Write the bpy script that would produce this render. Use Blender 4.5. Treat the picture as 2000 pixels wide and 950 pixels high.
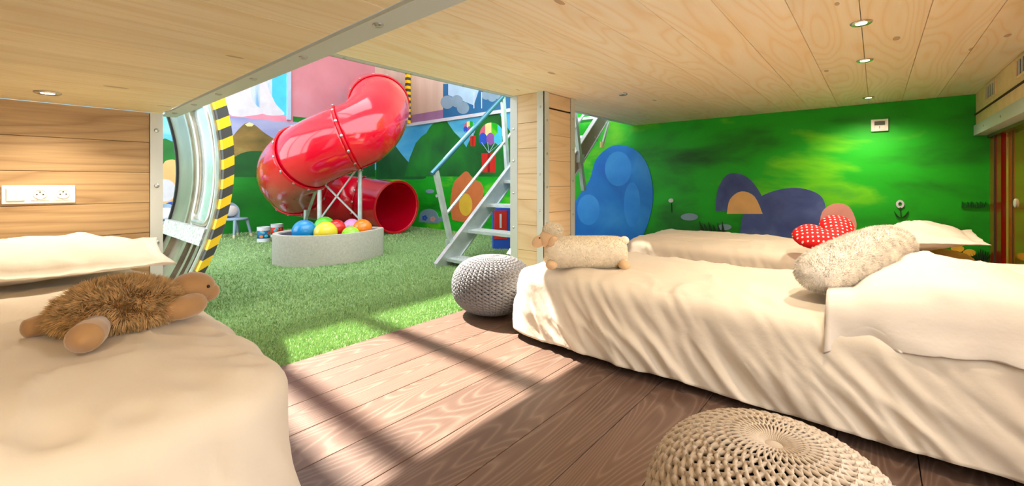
import bpy, bmesh, math, random
from mathutils import Vector, Matrix, noise as mn
random.seed(7)
for o in list(bpy.data.objects): bpy.data.objects.remove(o)
scene = bpy.context.scene
COL = scene.collection
# ------------------------------------------------------------------ camera, sky, sun, exposure
H = 0.84                       # eye height
F, CX, HY = 831.0, 1000.0, 356.0
TH = math.atan(712 / F); S, C = math.sin(TH), math.cos(TH)
cam = bpy.data.cameras.new('camera'); camo = bpy.data.objects.new('camera', cam); COL.objects.link(camo)
cam.sensor_width = 36; cam.lens = F / 2000 * 36; cam.shift_y = -(475 - HY) / 2000; cam.clip_start = 0.02
camo.location = (0, 0, H); camo.rotation_euler = (math.pi / 2, 0, TH - math.pi / 2)
scene.camera = camo
w = bpy.data.worlds.new('sky'); scene.world = w; w.use_nodes = True
bg = w.node_tree.nodes['Background']; bg.inputs[0].default_value = (0.93, 0.97, 1.0, 1); bg.inputs[1].default_value = 2.4
sun = bpy.data.lights.new('sun', 'SUN'); sun.energy = 13; sun.angle = math.radians(1.0); sun.color = (1.0, .93, .8)
so = bpy.data.objects.new('sun', sun); COL.objects.link(so)
SUND = Vector((-0.03, -0.81, -1.0)).normalized()
so.rotation_euler = SUND.to_track_quat('-Z', 'Y').to_euler(); so.location = (1.5, 9, 9)
vs = scene.view_settings
vs.view_transform = 'Standard'; vs.look = 'None'; vs.gamma = 1; vs.exposure = 0.9; vs.use_curve_mapping = False

# ------------------------------------------------------------------ photo pixel -> place
def ray(px, py):
    u = (px - CX) / F; v = -(py - HY) / F
    return Vector((C + u * S, S - u * C, v))
def at(px, py, D): return Vector((0, 0, H)) + ray(px, py) * D
def onz(px, py, z): r = ray(px, py); return at(px, py, (z - H) / r.z)
def onx(px, py, x): r = ray(px, py); return at(px, py, x / r.x)
def ony(px, py, y): r = ray(px, py); return at(px, py, y / r.y)

# ------------------------------------------------------------------ materials
M = {}
def newmat(name):
    m = bpy.data.materials.new(name); m.use_nodes = True
    nt = m.node_tree; b = nt.nodes['Principled BSDF']; M[name] = m
    return m, nt, b
def lin(c):
    f = lambda v: v / 12.92 if v <= .04045 else ((v + .055) / 1.055) ** 2.4
    return (f(c[0]), f(c[1]), f(c[2]), 1)
def plain(name, col, rough=.5, metal=0, noise=0, nscale=8, bump=0, bscale=60, coat=0, emit=0, sheen=0, trans=0, alpha=1, sss=0):
    m, nt, b = newmat(name); c = lin(col)
    b.inputs['Base Color'].default_value = c; b.inputs['Roughness'].default_value = rough; b.inputs['Metallic'].default_value = metal
    if coat: b.inputs['Coat Weight'].default_value = coat; b.inputs['Coat Roughness'].default_value = .08
    if sheen: b.inputs['Sheen Weight'].default_value = sheen
    if trans: b.inputs['Transmission Weight'].default_value = trans
    if alpha < 1: b.inputs['Alpha'].default_value = alpha
    if emit: b.inputs['Emission Color'].default_value = c; b.inputs['Emission Strength'].default_value = emit
    if sss: b.inputs['Subsurface Weight'].default_value = sss; b.inputs['Subsurface Radius'].default_value = (.05, .02, .02)
    tc = nt.nodes.new('ShaderNodeTexCoord')
    if noise:
        n = nt.nodes.new('ShaderNodeTexNoise'); n.inputs['Scale'].default_value = nscale; n.inputs['Detail'].default_value = 5
        nt.links.new(tc.outputs['Object'], n.inputs['Vector'])
        r = nt.nodes.new('ShaderNodeValToRGB'); nt.links.new(n.outputs['Fac'], r.inputs['Fac'])
        r.color_ramp.elements[0].position = .3; r.color_ramp.elements[1].position = .7
        r.color_ramp.elements[0].color = (c[0] * (1 - noise), c[1] * (1 - noise), c[2] * (1 - noise), 1)
        r.color_ramp.elements[1].color = (min(1, c[0] * (1 + noise)), min(1, c[1] * (1 + noise)), min(1, c[2] * (1 + noise)), 1)
        nt.links.new(r.outputs['Color'], b.inputs['Base Color'])
    if bump:
        n = nt.nodes.new('ShaderNodeTexNoise'); n.inputs['Scale'].default_value = bscale; n.inputs['Detail'].default_value = 4
        nt.links.new(tc.outputs['Object'], n.inputs['Vector'])
        bp = nt.nodes.new('ShaderNodeBump'); bp.inputs['Strength'].default_value = bump; bp.inputs['Distance'].default_value = .01
        nt.links.new(n.outputs['Fac'], bp.inputs['Height']); nt.links.new(bp.outputs['Normal'], b.inputs['Normal'])
    return m
def mth(nt, op, a, b=None):
    n = nt.nodes.new('ShaderNodeMath'); n.operation = op
    for i, v in enumerate((a, b)):
        if v is None: continue
        if hasattr(v, 'links'): nt.links.new(v, n.inputs[i])
        else: n.inputs[i].default_value = v
    return n.outputs[0]
def mixc(nt, fac, a, b, mode='MIX'):
    n = nt.nodes.new('ShaderNodeMix'); n.data_type = 'RGBA'; n.blend_type = mode
    for k, v in ((0, fac), (6, a), (7, b)):
        if hasattr(v, 'links'): nt.links.new(v, n.inputs[k])
        else: n.inputs[k].default_value = v
    return n.outputs[2]
def wood(name, light, dark, knot, rings=9, ringmix=.5, fine=.35, rough=.5, vary=.12, knots=True, yscale=4.0, ringlight=None):
    """Planks: growth-ring contours, fine fibre, knots; local X runs along the plank."""
    m, nt, b = newmat(name)
    tc = nt.nodes.new('ShaderNodeTexCoord'); oi = nt.nodes.new('ShaderNodeObjectInfo')
    off = nt.nodes.new('ShaderNodeVectorMath'); off.operation = 'SCALE'
    cmb = nt.nodes.new('ShaderNodeCombineXYZ')
    nt.links.new(mth(nt, 'MULTIPLY', oi.outputs['Random'], 61.0), cmb.inputs[0]); nt.links.new(mth(nt, 'MULTIPLY', oi.outputs['Random'], 17.0), cmb.inputs[1])
    nt.links.new(cmb.outputs[0], off.inputs[0]); off.inputs['Scale'].default_value = 1
    add = nt.nodes.new('ShaderNodeVectorMath'); add.operation = 'ADD'
    nt.links.new(tc.outputs['Object'], add.inputs[0]); nt.links.new(off.outputs[0], add.inputs[1])
    def mapped(sx, sy):
        mp = nt.nodes.new('ShaderNodeMapping'); mp.inputs['Scale'].default_value = (sx, sy, sy)
        nt.links.new(add.outputs[0], mp.inputs['Vector']); return mp.outputs[0]
    n1 = nt.nodes.new('ShaderNodeTexNoise'); n1.inputs['Scale'].default_value = 1; n1.inputs['Detail'].default_value = 1.5; n1.inputs['Roughness'].default_value = .35
    nt.links.new(mapped(.55, yscale), n1.inputs['Vector'])
    rg = mth(nt, 'PINGPONG', mth(nt, 'MULTIPLY', n1.outputs['Fac'], rings), .5)
    rg = mth(nt, 'POWER', mth(nt, 'MULTIPLY', rg, 2.0), 3.0)
    n2 = nt.nodes.new('ShaderNodeTexNoise'); n2.inputs['Scale'].default_value = 1; n2.inputs['Detail'].default_value = 4
    nt.links.new(mapped(4, 110), n2.inputs['Vector'])
    n3 = nt.nodes.new('ShaderNodeTexNoise'); n3.inputs['Scale'].default_value = 1; n3.inputs['Detail'].default_value = 2
    nt.links.new(mapped(.8, 9), n3.inputs['Vector'])
    base = mixc(nt, mth(nt, 'MULTIPLY', n3.outputs['Fac'], .55), lin(light), lin(dark))
    base = mixc(nt, mth(nt, 'MULTIPLY', rg, ringmix), base, lin(ringlight or dark))
    base = mixc(nt, mth(nt, 'MULTIPLY', n2.outputs['Fac'], fine), base, lin(dark))
    if knots:
        v = nt.nodes.new('ShaderNodeTexVoronoi'); v.inputs['Scale'].default_value = 1; v.inputs['Randomness'].default_value = 1
        nt.links.new(mapped(2.2, 6.0), v.inputs['Vector'])
        k = mth(nt, 'LESS_THAN', v.outputs['Distance'], .085)
        sep = nt.nodes.new('ShaderNodeSeparateColor'); nt.links.new(v.outputs['Color'], sep.inputs[0])
        k = mth(nt, 'MULTIPLY', k, mth(nt, 'GREATER_THAN', sep.outputs[0], .5))
        base = mixc(nt, mth(nt, 'MULTIPLY', k, .6), base, lin(knot))
    hsv = nt.nodes.new('ShaderNodeHueSaturation'); nt.links.new(base, hsv.inputs['Color'])
    nt.links.new(mth(nt, 'ADD', mth(nt, 'MULTIPLY', oi.outputs['Random'], vary * 2), 1 - vary), hsv.inputs['Value'])
    nt.links.new(hsv.outputs[0], b.inputs['Base Color']); b.inputs['Roughness'].default_value = rough
    bp = nt.nodes.new('ShaderNodeBump'); bp.inputs['Strength'].default_value = .12; bp.inputs['Distance'].default_value = .004
    nt.links.new(n2.outputs['Fac'], bp.inputs['Height']); nt.links.new(bp.outputs['Normal'], b.inputs['Normal'])
    return m
def brushed(name, cols, scale, rough=.55, detail=4):
    """painted mural ground: brush-stroked blend of several paints (stops: position, colour)"""
    m, nt, b = newmat(name)
    tc = nt.nodes.new('ShaderNodeTexCoord'); mp = nt.nodes.new('ShaderNodeMapping'); mp.inputs['Scale'].default_value = scale
    nt.links.new(tc.outputs['Object'], mp.inputs['Vector'])
    n = nt.nodes.new('ShaderNodeTexNoise'); n.inputs['Scale'].default_value = 1; n.inputs['Detail'].default_value = detail; n.inputs['Distortion'].default_value = .3
    nt.links.new(mp.outputs[0], n.inputs['Vector'])
    r = nt.nodes.new('ShaderNodeValToRGB'); nt.links.new(n.outputs['Fac'], r.inputs['Fac'])
    e = r.color_ramp.elements
    e[0].position, e[0].color = cols[0][0], lin(cols[0][1]); e[1].position, e[1].color = cols[-1][0], lin(cols[-1][1])
    for p, c in cols[1:-1]:
        q = e.new(p); q.color = lin(c)
    nt.links.new(r.outputs['Color'], b.inputs['Base Color']); b.inputs['Roughness'].default_value = rough
    return m
wood('pine_ceiling', (1.0, .965, .90), (.93, .78, .55), (.60, .38, .18), rings=18, ringmix=.52, fine=.3, rough=.55, vary=.06)
wood('pine_low_ceiling', (1.0, .96, .84), (.86, .74, .50), (.60, .45, .25), rings=9, ringmix=.4, fine=.5, rough=.55, vary=.04, yscale=7)
wood('brown_boards', (.86, .74, .55), (.50, .36, .20), (.30, .19, .10), rings=15, ringmix=.55, fine=.6, rough=.5, vary=.09)
wood('pillar_boards', (.96, .88, .75), (.80, .64, .44), (.55, .38, .22), rings=11, ringmix=.42, fine=.4, rough=.5, vary=.07)
wood('oak_floor', (.47, .37, .315), (.29, .20, .165), (.2, .12, .09), rings=44, ringmix=.55, fine=.55, rough=.36, vary=.15, knots=False, yscale=4.5, ringlight=(.62, .53, .47))
plain('joint_dark', (.22, .15, .10), .9)
plain('steel_grey', (.80, .82, .81), .45, .15)
plain('bolt', (.72, .73, .72), .3, .8)
plain('aluminium', (.80, .84, .85), .35, .55, noise=.12, nscale=10)
plain('aluminium_rail', (.30, .50, .58), .3, .7)
plain('string_brown', (.56, .51, .46), .45, .3, noise=.1, nscale=6)
plain('linen', (.87, .82, .75), .8, sheen=.2, bump=.35, bscale=14)
plain('linen_pillow', (.89, .85, .80), .8, sheen=.2, bump=.3, bscale=14)
plain('mattress', (.85, .8, .74), .9)
plain('bed_base', (.18, .13, .11), .7)
plain('plastic_white', (.95, .94, .91), .3)
plain('socket_dark', (.12, .12, .12), .5)
plain('red_tube', (.86, .01, .16), .16, coat=.8, noise=.06, nscale=3)
plain('red_rim', (.80, .02, .10), .3)
plain('felt', (.74, .72, .68), .95, noise=.10, nscale=50, bump=.3, bscale=200)
plain('felt_inside', (.42, .40, .47), .95)
for n_, c_ in (('blue', (.10, .55, .82)), ('green', (.35, .78, .20)), ('yellow', (.95, .85, .20)), ('red', (.85, .12, .12)), ('mauve', (.80, .55, .75)), ('lime', (.60, .92, .18)), ('orange', (.98, .50, .08))):
    plain('ball_' + n_, c_, .25, coat=.4)
plain('hazard_yellow', (.98, .80, .05), .45); plain('hazard_black', (.24, .25, .25), .5)
plain('fuselage', (.55, .55, .47), .35, .45, noise=.22, nscale=4)
plain('fuselage_frame', (.72, .70, .63), .3, .6, noise=.2, nscale=9)
plain('fuselage_raw', (.62, .57, .50), .3, .75, noise=.35, nscale=7)
plain('fuselage_torn', (.88, .87, .84), .35, .3, noise=.45, nscale=45)
plain('fuselage_gap', (.13, .13, .13), .6)
plain('window_pane', (.86, .93, .97), .12, trans=.65, noise=.06, nscale=5, alpha=.75)
plain('stool_blue', (.56, .66, .75), .5); plain('stool_tip', (.87, .82, .66), .6); plain('stool_white', (.93, .93, .92), .5)
plain('knit_daylit_grey', (.50, .50, .52), .9); plain('knit_beige', (.76, .69, .61), .9); plain('knit_core', (.13, .12, .12), 1)  # grey is the beige knit with daylight greying put into its colour
plain('turtle_skin', (.66, .50, .32), .75, sheen=.5, noise=.12, nscale=14); plain('turtle_fur', (.80, .66, .46), .9, noise=.5, nscale=60); plain('turtle_under', (.48, .35, .20), .95); plain('eye_black', (.05, .04, .04), .2)
plain('sheep_wool', (.96, .92, .84), .95, noise=.08, nscale=60); plain('sheep_skin', (.88, .74, .58), .85, noise=.06)
plain('grey_fur', (.88, .85, .81), .95, noise=.38, nscale=32); plain('grey_cushion', (.90, .87, .83), .9)
plain('amber_glass', (.80, .58, .14), .06, .6); plain('red_glass', (.55, .07, .05), .1, 0); plain('door_metal', (.45, .36, .25), .35, .7)
plain('vent_dark', (.20, .24, .17), .6); plain('soffit_wood', (.93, .82, .62), .6, noise=.08, nscale=12)
plain('lamp_ring', (.85, .85, .83), .25, .8); plain('lamp_lens', (1, .93, .8), .3, emit=14); plain('lamp_off', (.25, .25, .25), .3)
plain('screen', (.35, .38, .33), .2)
plain('turf_base', (.50, .62, .40), .95, noise=.25, nscale=120); plain('turf', (.62, .75, .51), .8, noise=.22, nscale=60)
plain('roof_white', (.92, .92, .92), .8)
# mural paints
brushed('paint_green', [(.28, (.0, .38, .04)), (.40, (.02, .56, .05)), (.50, (.04, .70, .06)), (.58, (.06, .72, .10)), (.66, (.42, .84, .06)), (.76, (.10, .68, .20))], (1, .9, 2.2), detail=5)
brushed('paint_back', [(.3, (.03, .40, .10)), (.5, (.06, .52, .12)), (.7, (.10, .60, .16))], (1, 1, 2))
brushed('paint_sky', [(.3, (.16, .62, .86)), (.55, (.36, .76, .92)), (.75, (.62, .88, .96))], (.8, .8, 2.5))
brushed('paint_dusk', [(.3, (.50, .55, .80)), (.6, (.66, .70, .86)), (.8, (.80, .78, .86))], (.8, .8, 2.5))
brushed('paint_hill', [(.3, (.02, .30, .10)), (.5, (.06, .44, .14)), (.7, (.10, .56, .14))], (1.5, 1.5, 1.5))
brushed('paint_hill_dark', [(.3, (.03, .26, .12)), (.7, (.08, .42, .16))], (1.5, 1.5, 1.5))
brushed('paint_hill_brown', [(.3, (.40, .36, .16)), (.55, (.56, .46, .22)), (.75, (.66, .60, .32))], (2, 2, 4))
brushed('paint_pink', [(.3, (.80, .52, .56)), (.5, (.86, .58, .63)), (.7, (.86, .66, .72))], (.9, .9, .9))
brushed('paint_beige', [(.3, (.78, .68, .60)), (.7, (.86, .78, .70))], (3, 3, .4))
brushed('paint_fall', [(.28, (.35, .60, .82)), (.42, (.62, .78, .90)), (.56, (.80, .87, .93)), (.72, (.45, .68, .86))], (5.5, 5.5, .9))
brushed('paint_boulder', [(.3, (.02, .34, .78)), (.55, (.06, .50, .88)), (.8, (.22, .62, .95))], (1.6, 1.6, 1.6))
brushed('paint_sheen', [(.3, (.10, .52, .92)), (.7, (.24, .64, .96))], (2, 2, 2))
brushed('paint_slate', [(.3, (.20, .26, .50)), (.55, (.30, .38, .64)), (.8, (.46, .55, .78))], (3, 3, 3))
for n_, c_ in (('cyan', (.28, .80, .92)), ('band_pink', (.93, .58, .68)), ('purple', (.62, .46, .62)), ('white', (.85, .86, .90)), ('orange', (.86, .48, .26)), ('tan', (.93, .74, .48)),
               ('peach', (.95, .66, .62)), ('stone', (.52, .64, .72)), ('navy', (.10, .30, .52)), ('deep_blue', (.12, .42, .62)), ('pale_blue', (.68, .82, .92)), ('red', (.84, .16, .10)),
               ('gold', (.93, .76, .24)), ('cream', (.97, .92, .62)), ('violet', (.60, .36, .70)), ('rose', (.85, .40, .50)), ('blue', (.15, .35, .82)), ('leaf', (.02, .22, .06)), ('ribbon', (.60, .05, .05))):
    plain('paint_' + n_, c_, .55, noise=.08, nscale=6)
def dots():
    m, nt, b = newmat('red_dots')
    tc = nt.nodes.new('ShaderNodeTexCoord'); mp = nt.nodes.new('ShaderNodeMapping'); mp.inputs['Scale'].default_value = (40, 40, 0)
    mp.inputs['Rotation'].default_value = (0, 0, .6); nt.links.new(tc.outputs['Object'], mp.inputs[0])
    v = nt.nodes.new('ShaderNodeTexVoronoi'); v.inputs['Randomness'].default_value = .12; v.inputs['Scale'].default_value = 1; nt.links.new(mp.outputs[0], v.inputs['Vector'])
    k = mth(nt, 'LESS_THAN', v.outputs['Distance'], .22)
    nt.links.new(mixc(nt, k, lin((.90, .03, .06)), lin((.97, .93, .9))), b.inputs['Base Color']); b.inputs['Roughness'].default_value = .75
dots()

# ------------------------------------------------------------------ mesh helpers
class MB:
    def __init__(s): s.v = []; s.f = []; s.mi = []
    def add(s, vs, fs, mi=0):
        n = len(s.v); s.v += [tuple(p) for p in vs]; s.f += [tuple(i + n for i in f) for f in fs]; s.mi += [mi] * len(fs); return s
    def box(s, c, size, rot=None, mi=0):
        hx, hy, hz = size[0] / 2, size[1] / 2, size[2] / 2; c = Vector(c); pts = []
        for x in (-hx, hx):
            for y in (-hy, hy):
                for z in (-hz, hz):
                    p = Vector((x, y, z)); p = rot @ p if rot else p; pts.append(c + p)
        return s.add(pts, [(0, 1, 3, 2), (4, 6, 7, 5), (0, 4, 5, 1), (2, 3, 7, 6), (0, 2, 6, 4), (1, 5, 7, 3)], mi)
    def span(s, a, b, mi=0):
        return s.box([(a[i] + b[i]) / 2 for i in range(3)], [abs(b[i] - a[i]) for i in range(3)], mi=mi)
    def bar(s, a, b, wd, ht, mi=0, up=(0, 0, 1)):
        a, b = Vector(a), Vector(b); d = b - a; x = d.normalized(); y = Vector(up).cross(x)
        if y.length < 1e-4: y = Vector((0, 1, 0))
        y.normalize(); z = x.cross(y)
        R = Matrix((x, y, z)).transposed()
        return s.box((a + b) / 2, (d.length, wd, ht), R, mi)
    def tube(s, path, r, n=12, caps=True, mi=0, squash=None, closed=False):
        path = [Vector(p) for p in path]; m = len(path); fr = []
        t0 = (path[1] - path[0]).normalized(); up = Vector((0, 0, 1)) if abs(t0.z) < .9 else Vector((1, 0, 0))
        nrm = (up - t0 * up.dot(t0)).normalized(); vs = []
        for i in range(m):
            t = (path[(i + 1) % m if closed else min(i + 1, m - 1)] - path[i - 1 if closed else max(i - 1, 0)]).normalized()
            nrm = (nrm - t * nrm.dot(t)).normalized(); bn = t.cross(nrm)
            rr = r(i / (m - 1)) if callable(r) else r
            for k in range(n):
                a = 2 * math.pi * k / n
                vs.append(path[i] + (nrm * math.cos(a) + bn * math.sin(a)) * rr)
        fs = []
        for i in range(m if closed else m - 1):
            j = (i + 1) % m
            for k in range(n): fs.append((i * n + k, i * n + (k + 1) % n, j * n + (k + 1) % n, j * n + k))
        if caps and not closed: fs.append(tuple(range(n - 1, -1, -1))); fs.append(tuple((m - 1) * n + k for k in range(n)))
        return s.add(vs, fs, mi)
    def lathe(s, prof, c=(0, 0, 0), n=24, mi=0):
        vs = []; fs = []; m = len(prof)
        for r, z in prof:
            for k in range(n):
                a = 2 * math.pi * k / n; vs.append((c[0] + r * math.cos(a), c[1] + r * math.sin(a), c[2] + z))
        for i in range(m - 1):
            for k in range(n): fs.append((i * n + k, i * n + (k + 1) % n, (i + 1) * n + (k + 1) % n, (i + 1) * n + k))
        fs.append(tuple(range(n - 1, -1, -1))); fs.append(tuple((m - 1) * n + k for k in range(n)))
        return s.add(vs, fs, mi)
    def ellipsoid(s, c, r, R=None, nu=20, nv=12, fn=None, mi=0):
        c = Vector(c); vs = []; fs = []
        for j in range(nv + 1):
            ph = -math.pi / 2 + math.pi * j / nv
            for i in range(nu):
                a = 2 * math.pi * i / nu
                p = Vector((math.cos(ph) * math.cos(a), math.cos(ph) * math.sin(a), math.sin(ph)))
                if fn: p = fn(p)
                p = Vector((p.x * r[0], p.y * r[1], p.z * r[2])); p = R @ p if R else p
                vs.append(c + p)
        for j in range(nv):
            for i in range(nu): fs.append((j * nu + i, j * nu + (i + 1) % nu, (j + 1) * nu + (i + 1) % nu, (j + 1) * nu + i))
        return s.add(vs, fs, mi)
    def prism(s, pts, d, mi=0):
        """flat outline (3D points in a plane) given thickness vector d"""
        d = Vector(d); n = len(pts); vs = [Vector(p) for p in pts] + [Vector(p) + d for p in pts]
        fs = [tuple(range(n)), tuple(range(2 * n - 1, n - 1, -1))] + [(i, i + n, (i + 1) % n + n, (i + 1) % n) for i in range(n)]
        return s.add(vs, fs, mi)
    def build(s, name, mats, parent=None, smooth=False, origin=None, bevel=0, weld=False):
        me = bpy.data.meshes.new(name)
        og = Vector(origin) if origin is not None else Vector((0, 0, 0))
        me.from_pydata([tuple(Vector(v) - og) for v in s.v], [], s.f); me.update()
        bm = bmesh.new(); bm.from_mesh(me)
        if weld: bmesh.ops.remove_doubles(bm, verts=bm.verts, dist=1e-5)
        bmesh.ops.recalc_face_normals(bm, faces=bm.faces)
        if bevel:
            bmesh.ops.bevel(bm, geom=list(bm.edges), offset=bevel, segments=2, affect='EDGES', profile=.5)
        bm.to_mesh(me); bm.free()
        for m in (mats if isinstance(mats, (list, tuple)) else [mats]): me.materials.append(M[m])
        if len(me.materials) > 1 and len(me.polygons) == len(s.mi):
            for p, k in zip(me.polygons, s.mi): p.material_index = k
        if smooth: me.polygons.foreach_set('use_smooth', [True] * len(me.polygons))
        o = bpy.data.objects.new(name, me); COL.objects.link(o); o.location = og
        if parent: attach(o, parent)
        return o
def base_world(o):
    v = Vector(o.location)
    while o.parent: o = o.parent; v += Vector(o.location)
    return v
def attach(o, parent):
    o.parent = parent; o.location = Vector(o.location) - base_world(parent)
def tag(o, label, cat, group=None):
    o['label'] = label; o['category'] = cat
    if group: o['group'] = group
    return o
def struct(o): o['kind'] = 'structure'; return o
def stuff(o): o['kind'] = 'stuff'; return o
def thing(name, loc, label, cat, group=None):
    o = bpy.data.objects.new(name, None); COL.objects.link(o); o.location = loc; o.empty_display_size = .05
    return tag(o, label, cat, group)
def inst(me, name, loc, rot, parent, mat=None):
    o = bpy.data.objects.new(name, me); COL.objects.link(o); o.location = loc; o.rotation_euler = rot
    if parent: attach(o, parent)
    return o
def plank_mesh(L, W, T, mat, bev=.0025):
    o = MB().box((0, 0, 0), (L, W, T)).build('plank', mat, bevel=bev); me = o.data; bpy.data.objects.remove(o); return me
def smoothpath(pts, n=10):
    pts = [Vector(p) for p in pts]; out = []
    for i in range(len(pts) - 1):
        p0, p1, p2, p3 = pts[max(i - 1, 0)], pts[i], pts[i + 1], pts[min(i + 2, len(pts) - 1)]
        for k in range(n):
            t = k / n
            out.append(.5 * ((2 * p1) + (p2 - p0) * t + (2 * p0 - 5 * p1 + 4 * p2 - p3) * t * t + (3 * p1 - p0 - 3 * p2 + p3) * t ** 3))
    out.append(pts[-1]); return out
bolt_me = MB().lathe([(.0, 0), (.014, 0), (.014, .003), (.009, .007), (0.001, .008)], n=12).build('bolt', 'bolt', smooth=False).data
bpy.data.objects.remove(bpy.data.objects['bolt'])
def bolt(loc, axis, parent, sc=1.0):
    o = bpy.data.objects.new('bolt', bolt_me); COL.objects.link(o); o.location = loc
    o.rotation_euler = Vector(axis).to_track_quat('Z', 'Y').to_euler(); o.scale = (sc, sc, sc); attach(o, parent); return o

# ------------------------------------------------------------------ structure
XW, YB, YH = 4.97, 8.1, 2.85          # painted side wall, far painted wall, headboard wall
ZL, ZR = 1.20, 1.54                   # low and high wooden ceilings
YV = 2.29                             # edge of the opening to the play room
XB = 0.50                             # steel beam
YG = 2.06                             # turf begins
floor = struct(MB().span((-1.3, -1.2, -.06), (XW, YG, -.021)).build('floor', 'joint_dark'))
me = plank_mesh(XW + 1.3, .1935, .02, 'oak_floor', .0015)
k = 0
while YG - .196 * (k + 1) > -1.2:
    inst(me, 'plank', ((XW - 1.3) / 2, YG - .196 * (k + .5), -.010), (0, 0, 0), floor); k += 1
turf_floor = struct(MB().span((-1.3, YG + .002, -.06), (XW, YB, -.012)).build('floor', 'turf_base'))
def turf():
    rnd = random.Random(3); vs = []; fs = []
    bands = [(YG + .004, 2.7, 52000), (2.7, 3.6, 34000), (3.6, 5.2, 26000), (5.2, YB - .02, 16000)]
    for y0, y1, n in bands:
        sc = 1 + (y0 - 2) * .35
        for i in range(n):
            y = rnd.uniform(y0, y1); x = rnd.uniform(.45, min(XW - .02, y * 1.25 + .4)); a = rnd.uniform(0, 6.28); h = rnd.uniform(.010, .022); ww = .0035 * sc
            lx, ly = rnd.uniform(-.012, .012), rnd.uniform(-.012, .012); k = len(vs)
            vs += [(x - ww * math.cos(a), y - ww * math.sin(a), -.013), (x + ww * math.cos(a), y + ww * math.sin(a), -.013), (x + lx, y + ly, -.012 + h)]
            fs.append((k, k + 1, k + 2))
    me = bpy.data.meshes.new('turf_pile'); me.from_pydata(vs, [], fs); me.materials.append(M['turf'])
    o = bpy.data.objects.new('turf_pile', me); COL.objects.link(o); attach(o, turf_floor); stuff(o)
turf()
# high ceiling over the right-hand beds: boards run along X
ceil_r = struct(MB().span((XB + .08, -.6, ZR + .022), (XW, YV - .05, ZR + .16)).build('ceiling', 'joint_dark'))
me = plank_mesh(XW - XB - .08, .2145, .02, 'pine_ceiling', .0015)
edges = [.051 + .2165 * i for i in range(-3, 11)]
for a in edges:
    b_ = min(a + .2165, YV - .052); a_ = max(a, -.6)
    if b_ - a_ < .02: continue
    if b_ - a_ > .21: inst(me, 'plank', ((XW + XB + .08) / 2, (a_ + b_) / 2, ZR + .01), (0, 0, 0), ceil_r)
    else: inst(plank_mesh(XW - XB - .08, b_ - a_ - .002, .02, 'pine_ceiling', .0015), 'plank', ((XW + XB + .08) / 2, (a_ + b_) / 2, ZR + .01), (0, 0, 0), ceil_r)
# low ceiling over the left-hand bed
ceil_l = struct(MB().span((-1.3, -.6, ZL + .022), (XB, YH, ZL + .12)).build('ceiling', 'joint_dark'))
me = plank_mesh(XB + 1.3, .24, .02, 'pine_low_ceiling', .0015)
for i in range(-6, 8):
    y = 1.016 + .242 * i
    if y + .242 < YH + .02: inst(me, 'plank', ((XB - 1.3) / 2, y + .121, ZL + .01), (0, 0, 0), ceil_l)
    else: inst(plank_mesh(XB + 1.3, YH - y - .002, .02, 'pine_low_ceiling', .0015), 'plank', ((XB - 1.3) / 2, (y + YH) / 2, ZL + .01), (0, 0, 0), ceil_l); break
# headboard wall with brown boards
wall_l = struct(MB().span((-1.3, YH + .021, -.012), (XB, YH + .1, ZL)).build('wall_left', 'joint_dark'))
me = plank_mesh(XB + 1.3 - .05, .1535, .02, 'brown_boards', .002)
for i in range(8):
    z = ZL - .155 * (i + .5)
    if z > .05: inst(me, 'plank', ((XB - .05 - 1.3) / 2, YH + .010, z), (math.pi / 2, 0, 0), wall_l)
# steel: post at the wall end, beam under the ceiling step, edge of the opening
t1 = struct(MB().span((XB - .048, YH - .006, -.012), (XB + .004, YH + .1, ZL)).build('trim_1', 'steel_grey'))
for py in (255, 363, 474): p = ony(305, py, YH - .006); bolt((XB - .022, YH - .006, p.z), (0, -1, 0), t1, .8)
t2 = MB().span((XB + .010, -.6, ZL - .002), (XB + .065, YH + .1, ZL + .006)).span((XB + .058, -.6, ZL - .002), (XB + .078, YH + .1, ZR + .2)).build('trim_2', 'steel_grey'); struct(t2)
for px, py in ((673, 27), (544, 101), (462, 148.5), (404, 180.6), (367, 203), (334, 220)):
    p = onz(px, py, ZL - .002); bolt((XB + .036, p.y, ZL - .002), (0, 0, -1), t2, .85)
t3 = MB().span((XB + .08, YV - .05, ZR - .004), (XW, YV, ZR + .004)).span((XB + .08, YV - .006, ZR - .004), (XW, YV, ZR + .22)).build('trim_3', 'steel_grey'); struct(t3)
for i in range(9): bolt((XB + .25 + i * .45, YV - .025, ZR - .004), (0, 0, -1), t3, .7)
struct(MB().span((-1.42, -1.3, -.06), (.15, -1.2, ZL + .1)).build('wall_front_blocker', 'soffit_wood'))  # unseen wall behind the camera, added to cut light on the bed foot
# painted walls
wl2 = struct(MB().span((-1.42, -1.2, -.06), (-1.321, YH, ZL + .1)).build('wall_nook_blocker', 'joint_dark'))  # unseen side wall, added to block half the fill light in the nook
me = plank_mesh(YH + 1.2, .1535, .02, 'brown_boards', .002)
for i in range(8):
    z = ZL - .155 * (i + .5)
    if z > .05: inst(me, 'plank', (-1.31, (YH - 1.2) / 2, z), (math.pi / 2, 0, math.pi / 2), wl2)
wall_r = struct(MB().span((XW, -.9, -.06), (XW + .12, YB + .12, 4.2)).build('wall_right', 'paint_green'))
wall_b = struct(MB().span((-1.3, YB, -.06), (XW, YB + .12, 4.2)).build('wall_back', 'paint_back'))
sw = MB().span((-1.42, YH, -.06), (-1.3, YB, .5)).span((-1.42, YH, 3.9), (-1.3, YB, 4.2))
for y_ in (YH, 4.5, 6.2, YB - .15): sw.span((-1.42, y_, .5), (-1.3, y_ + .15, 3.9))
struct(sw.build('wall_side', 'roof_white'))        # unseen wall; open window bays made up to brighten the play room
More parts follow.
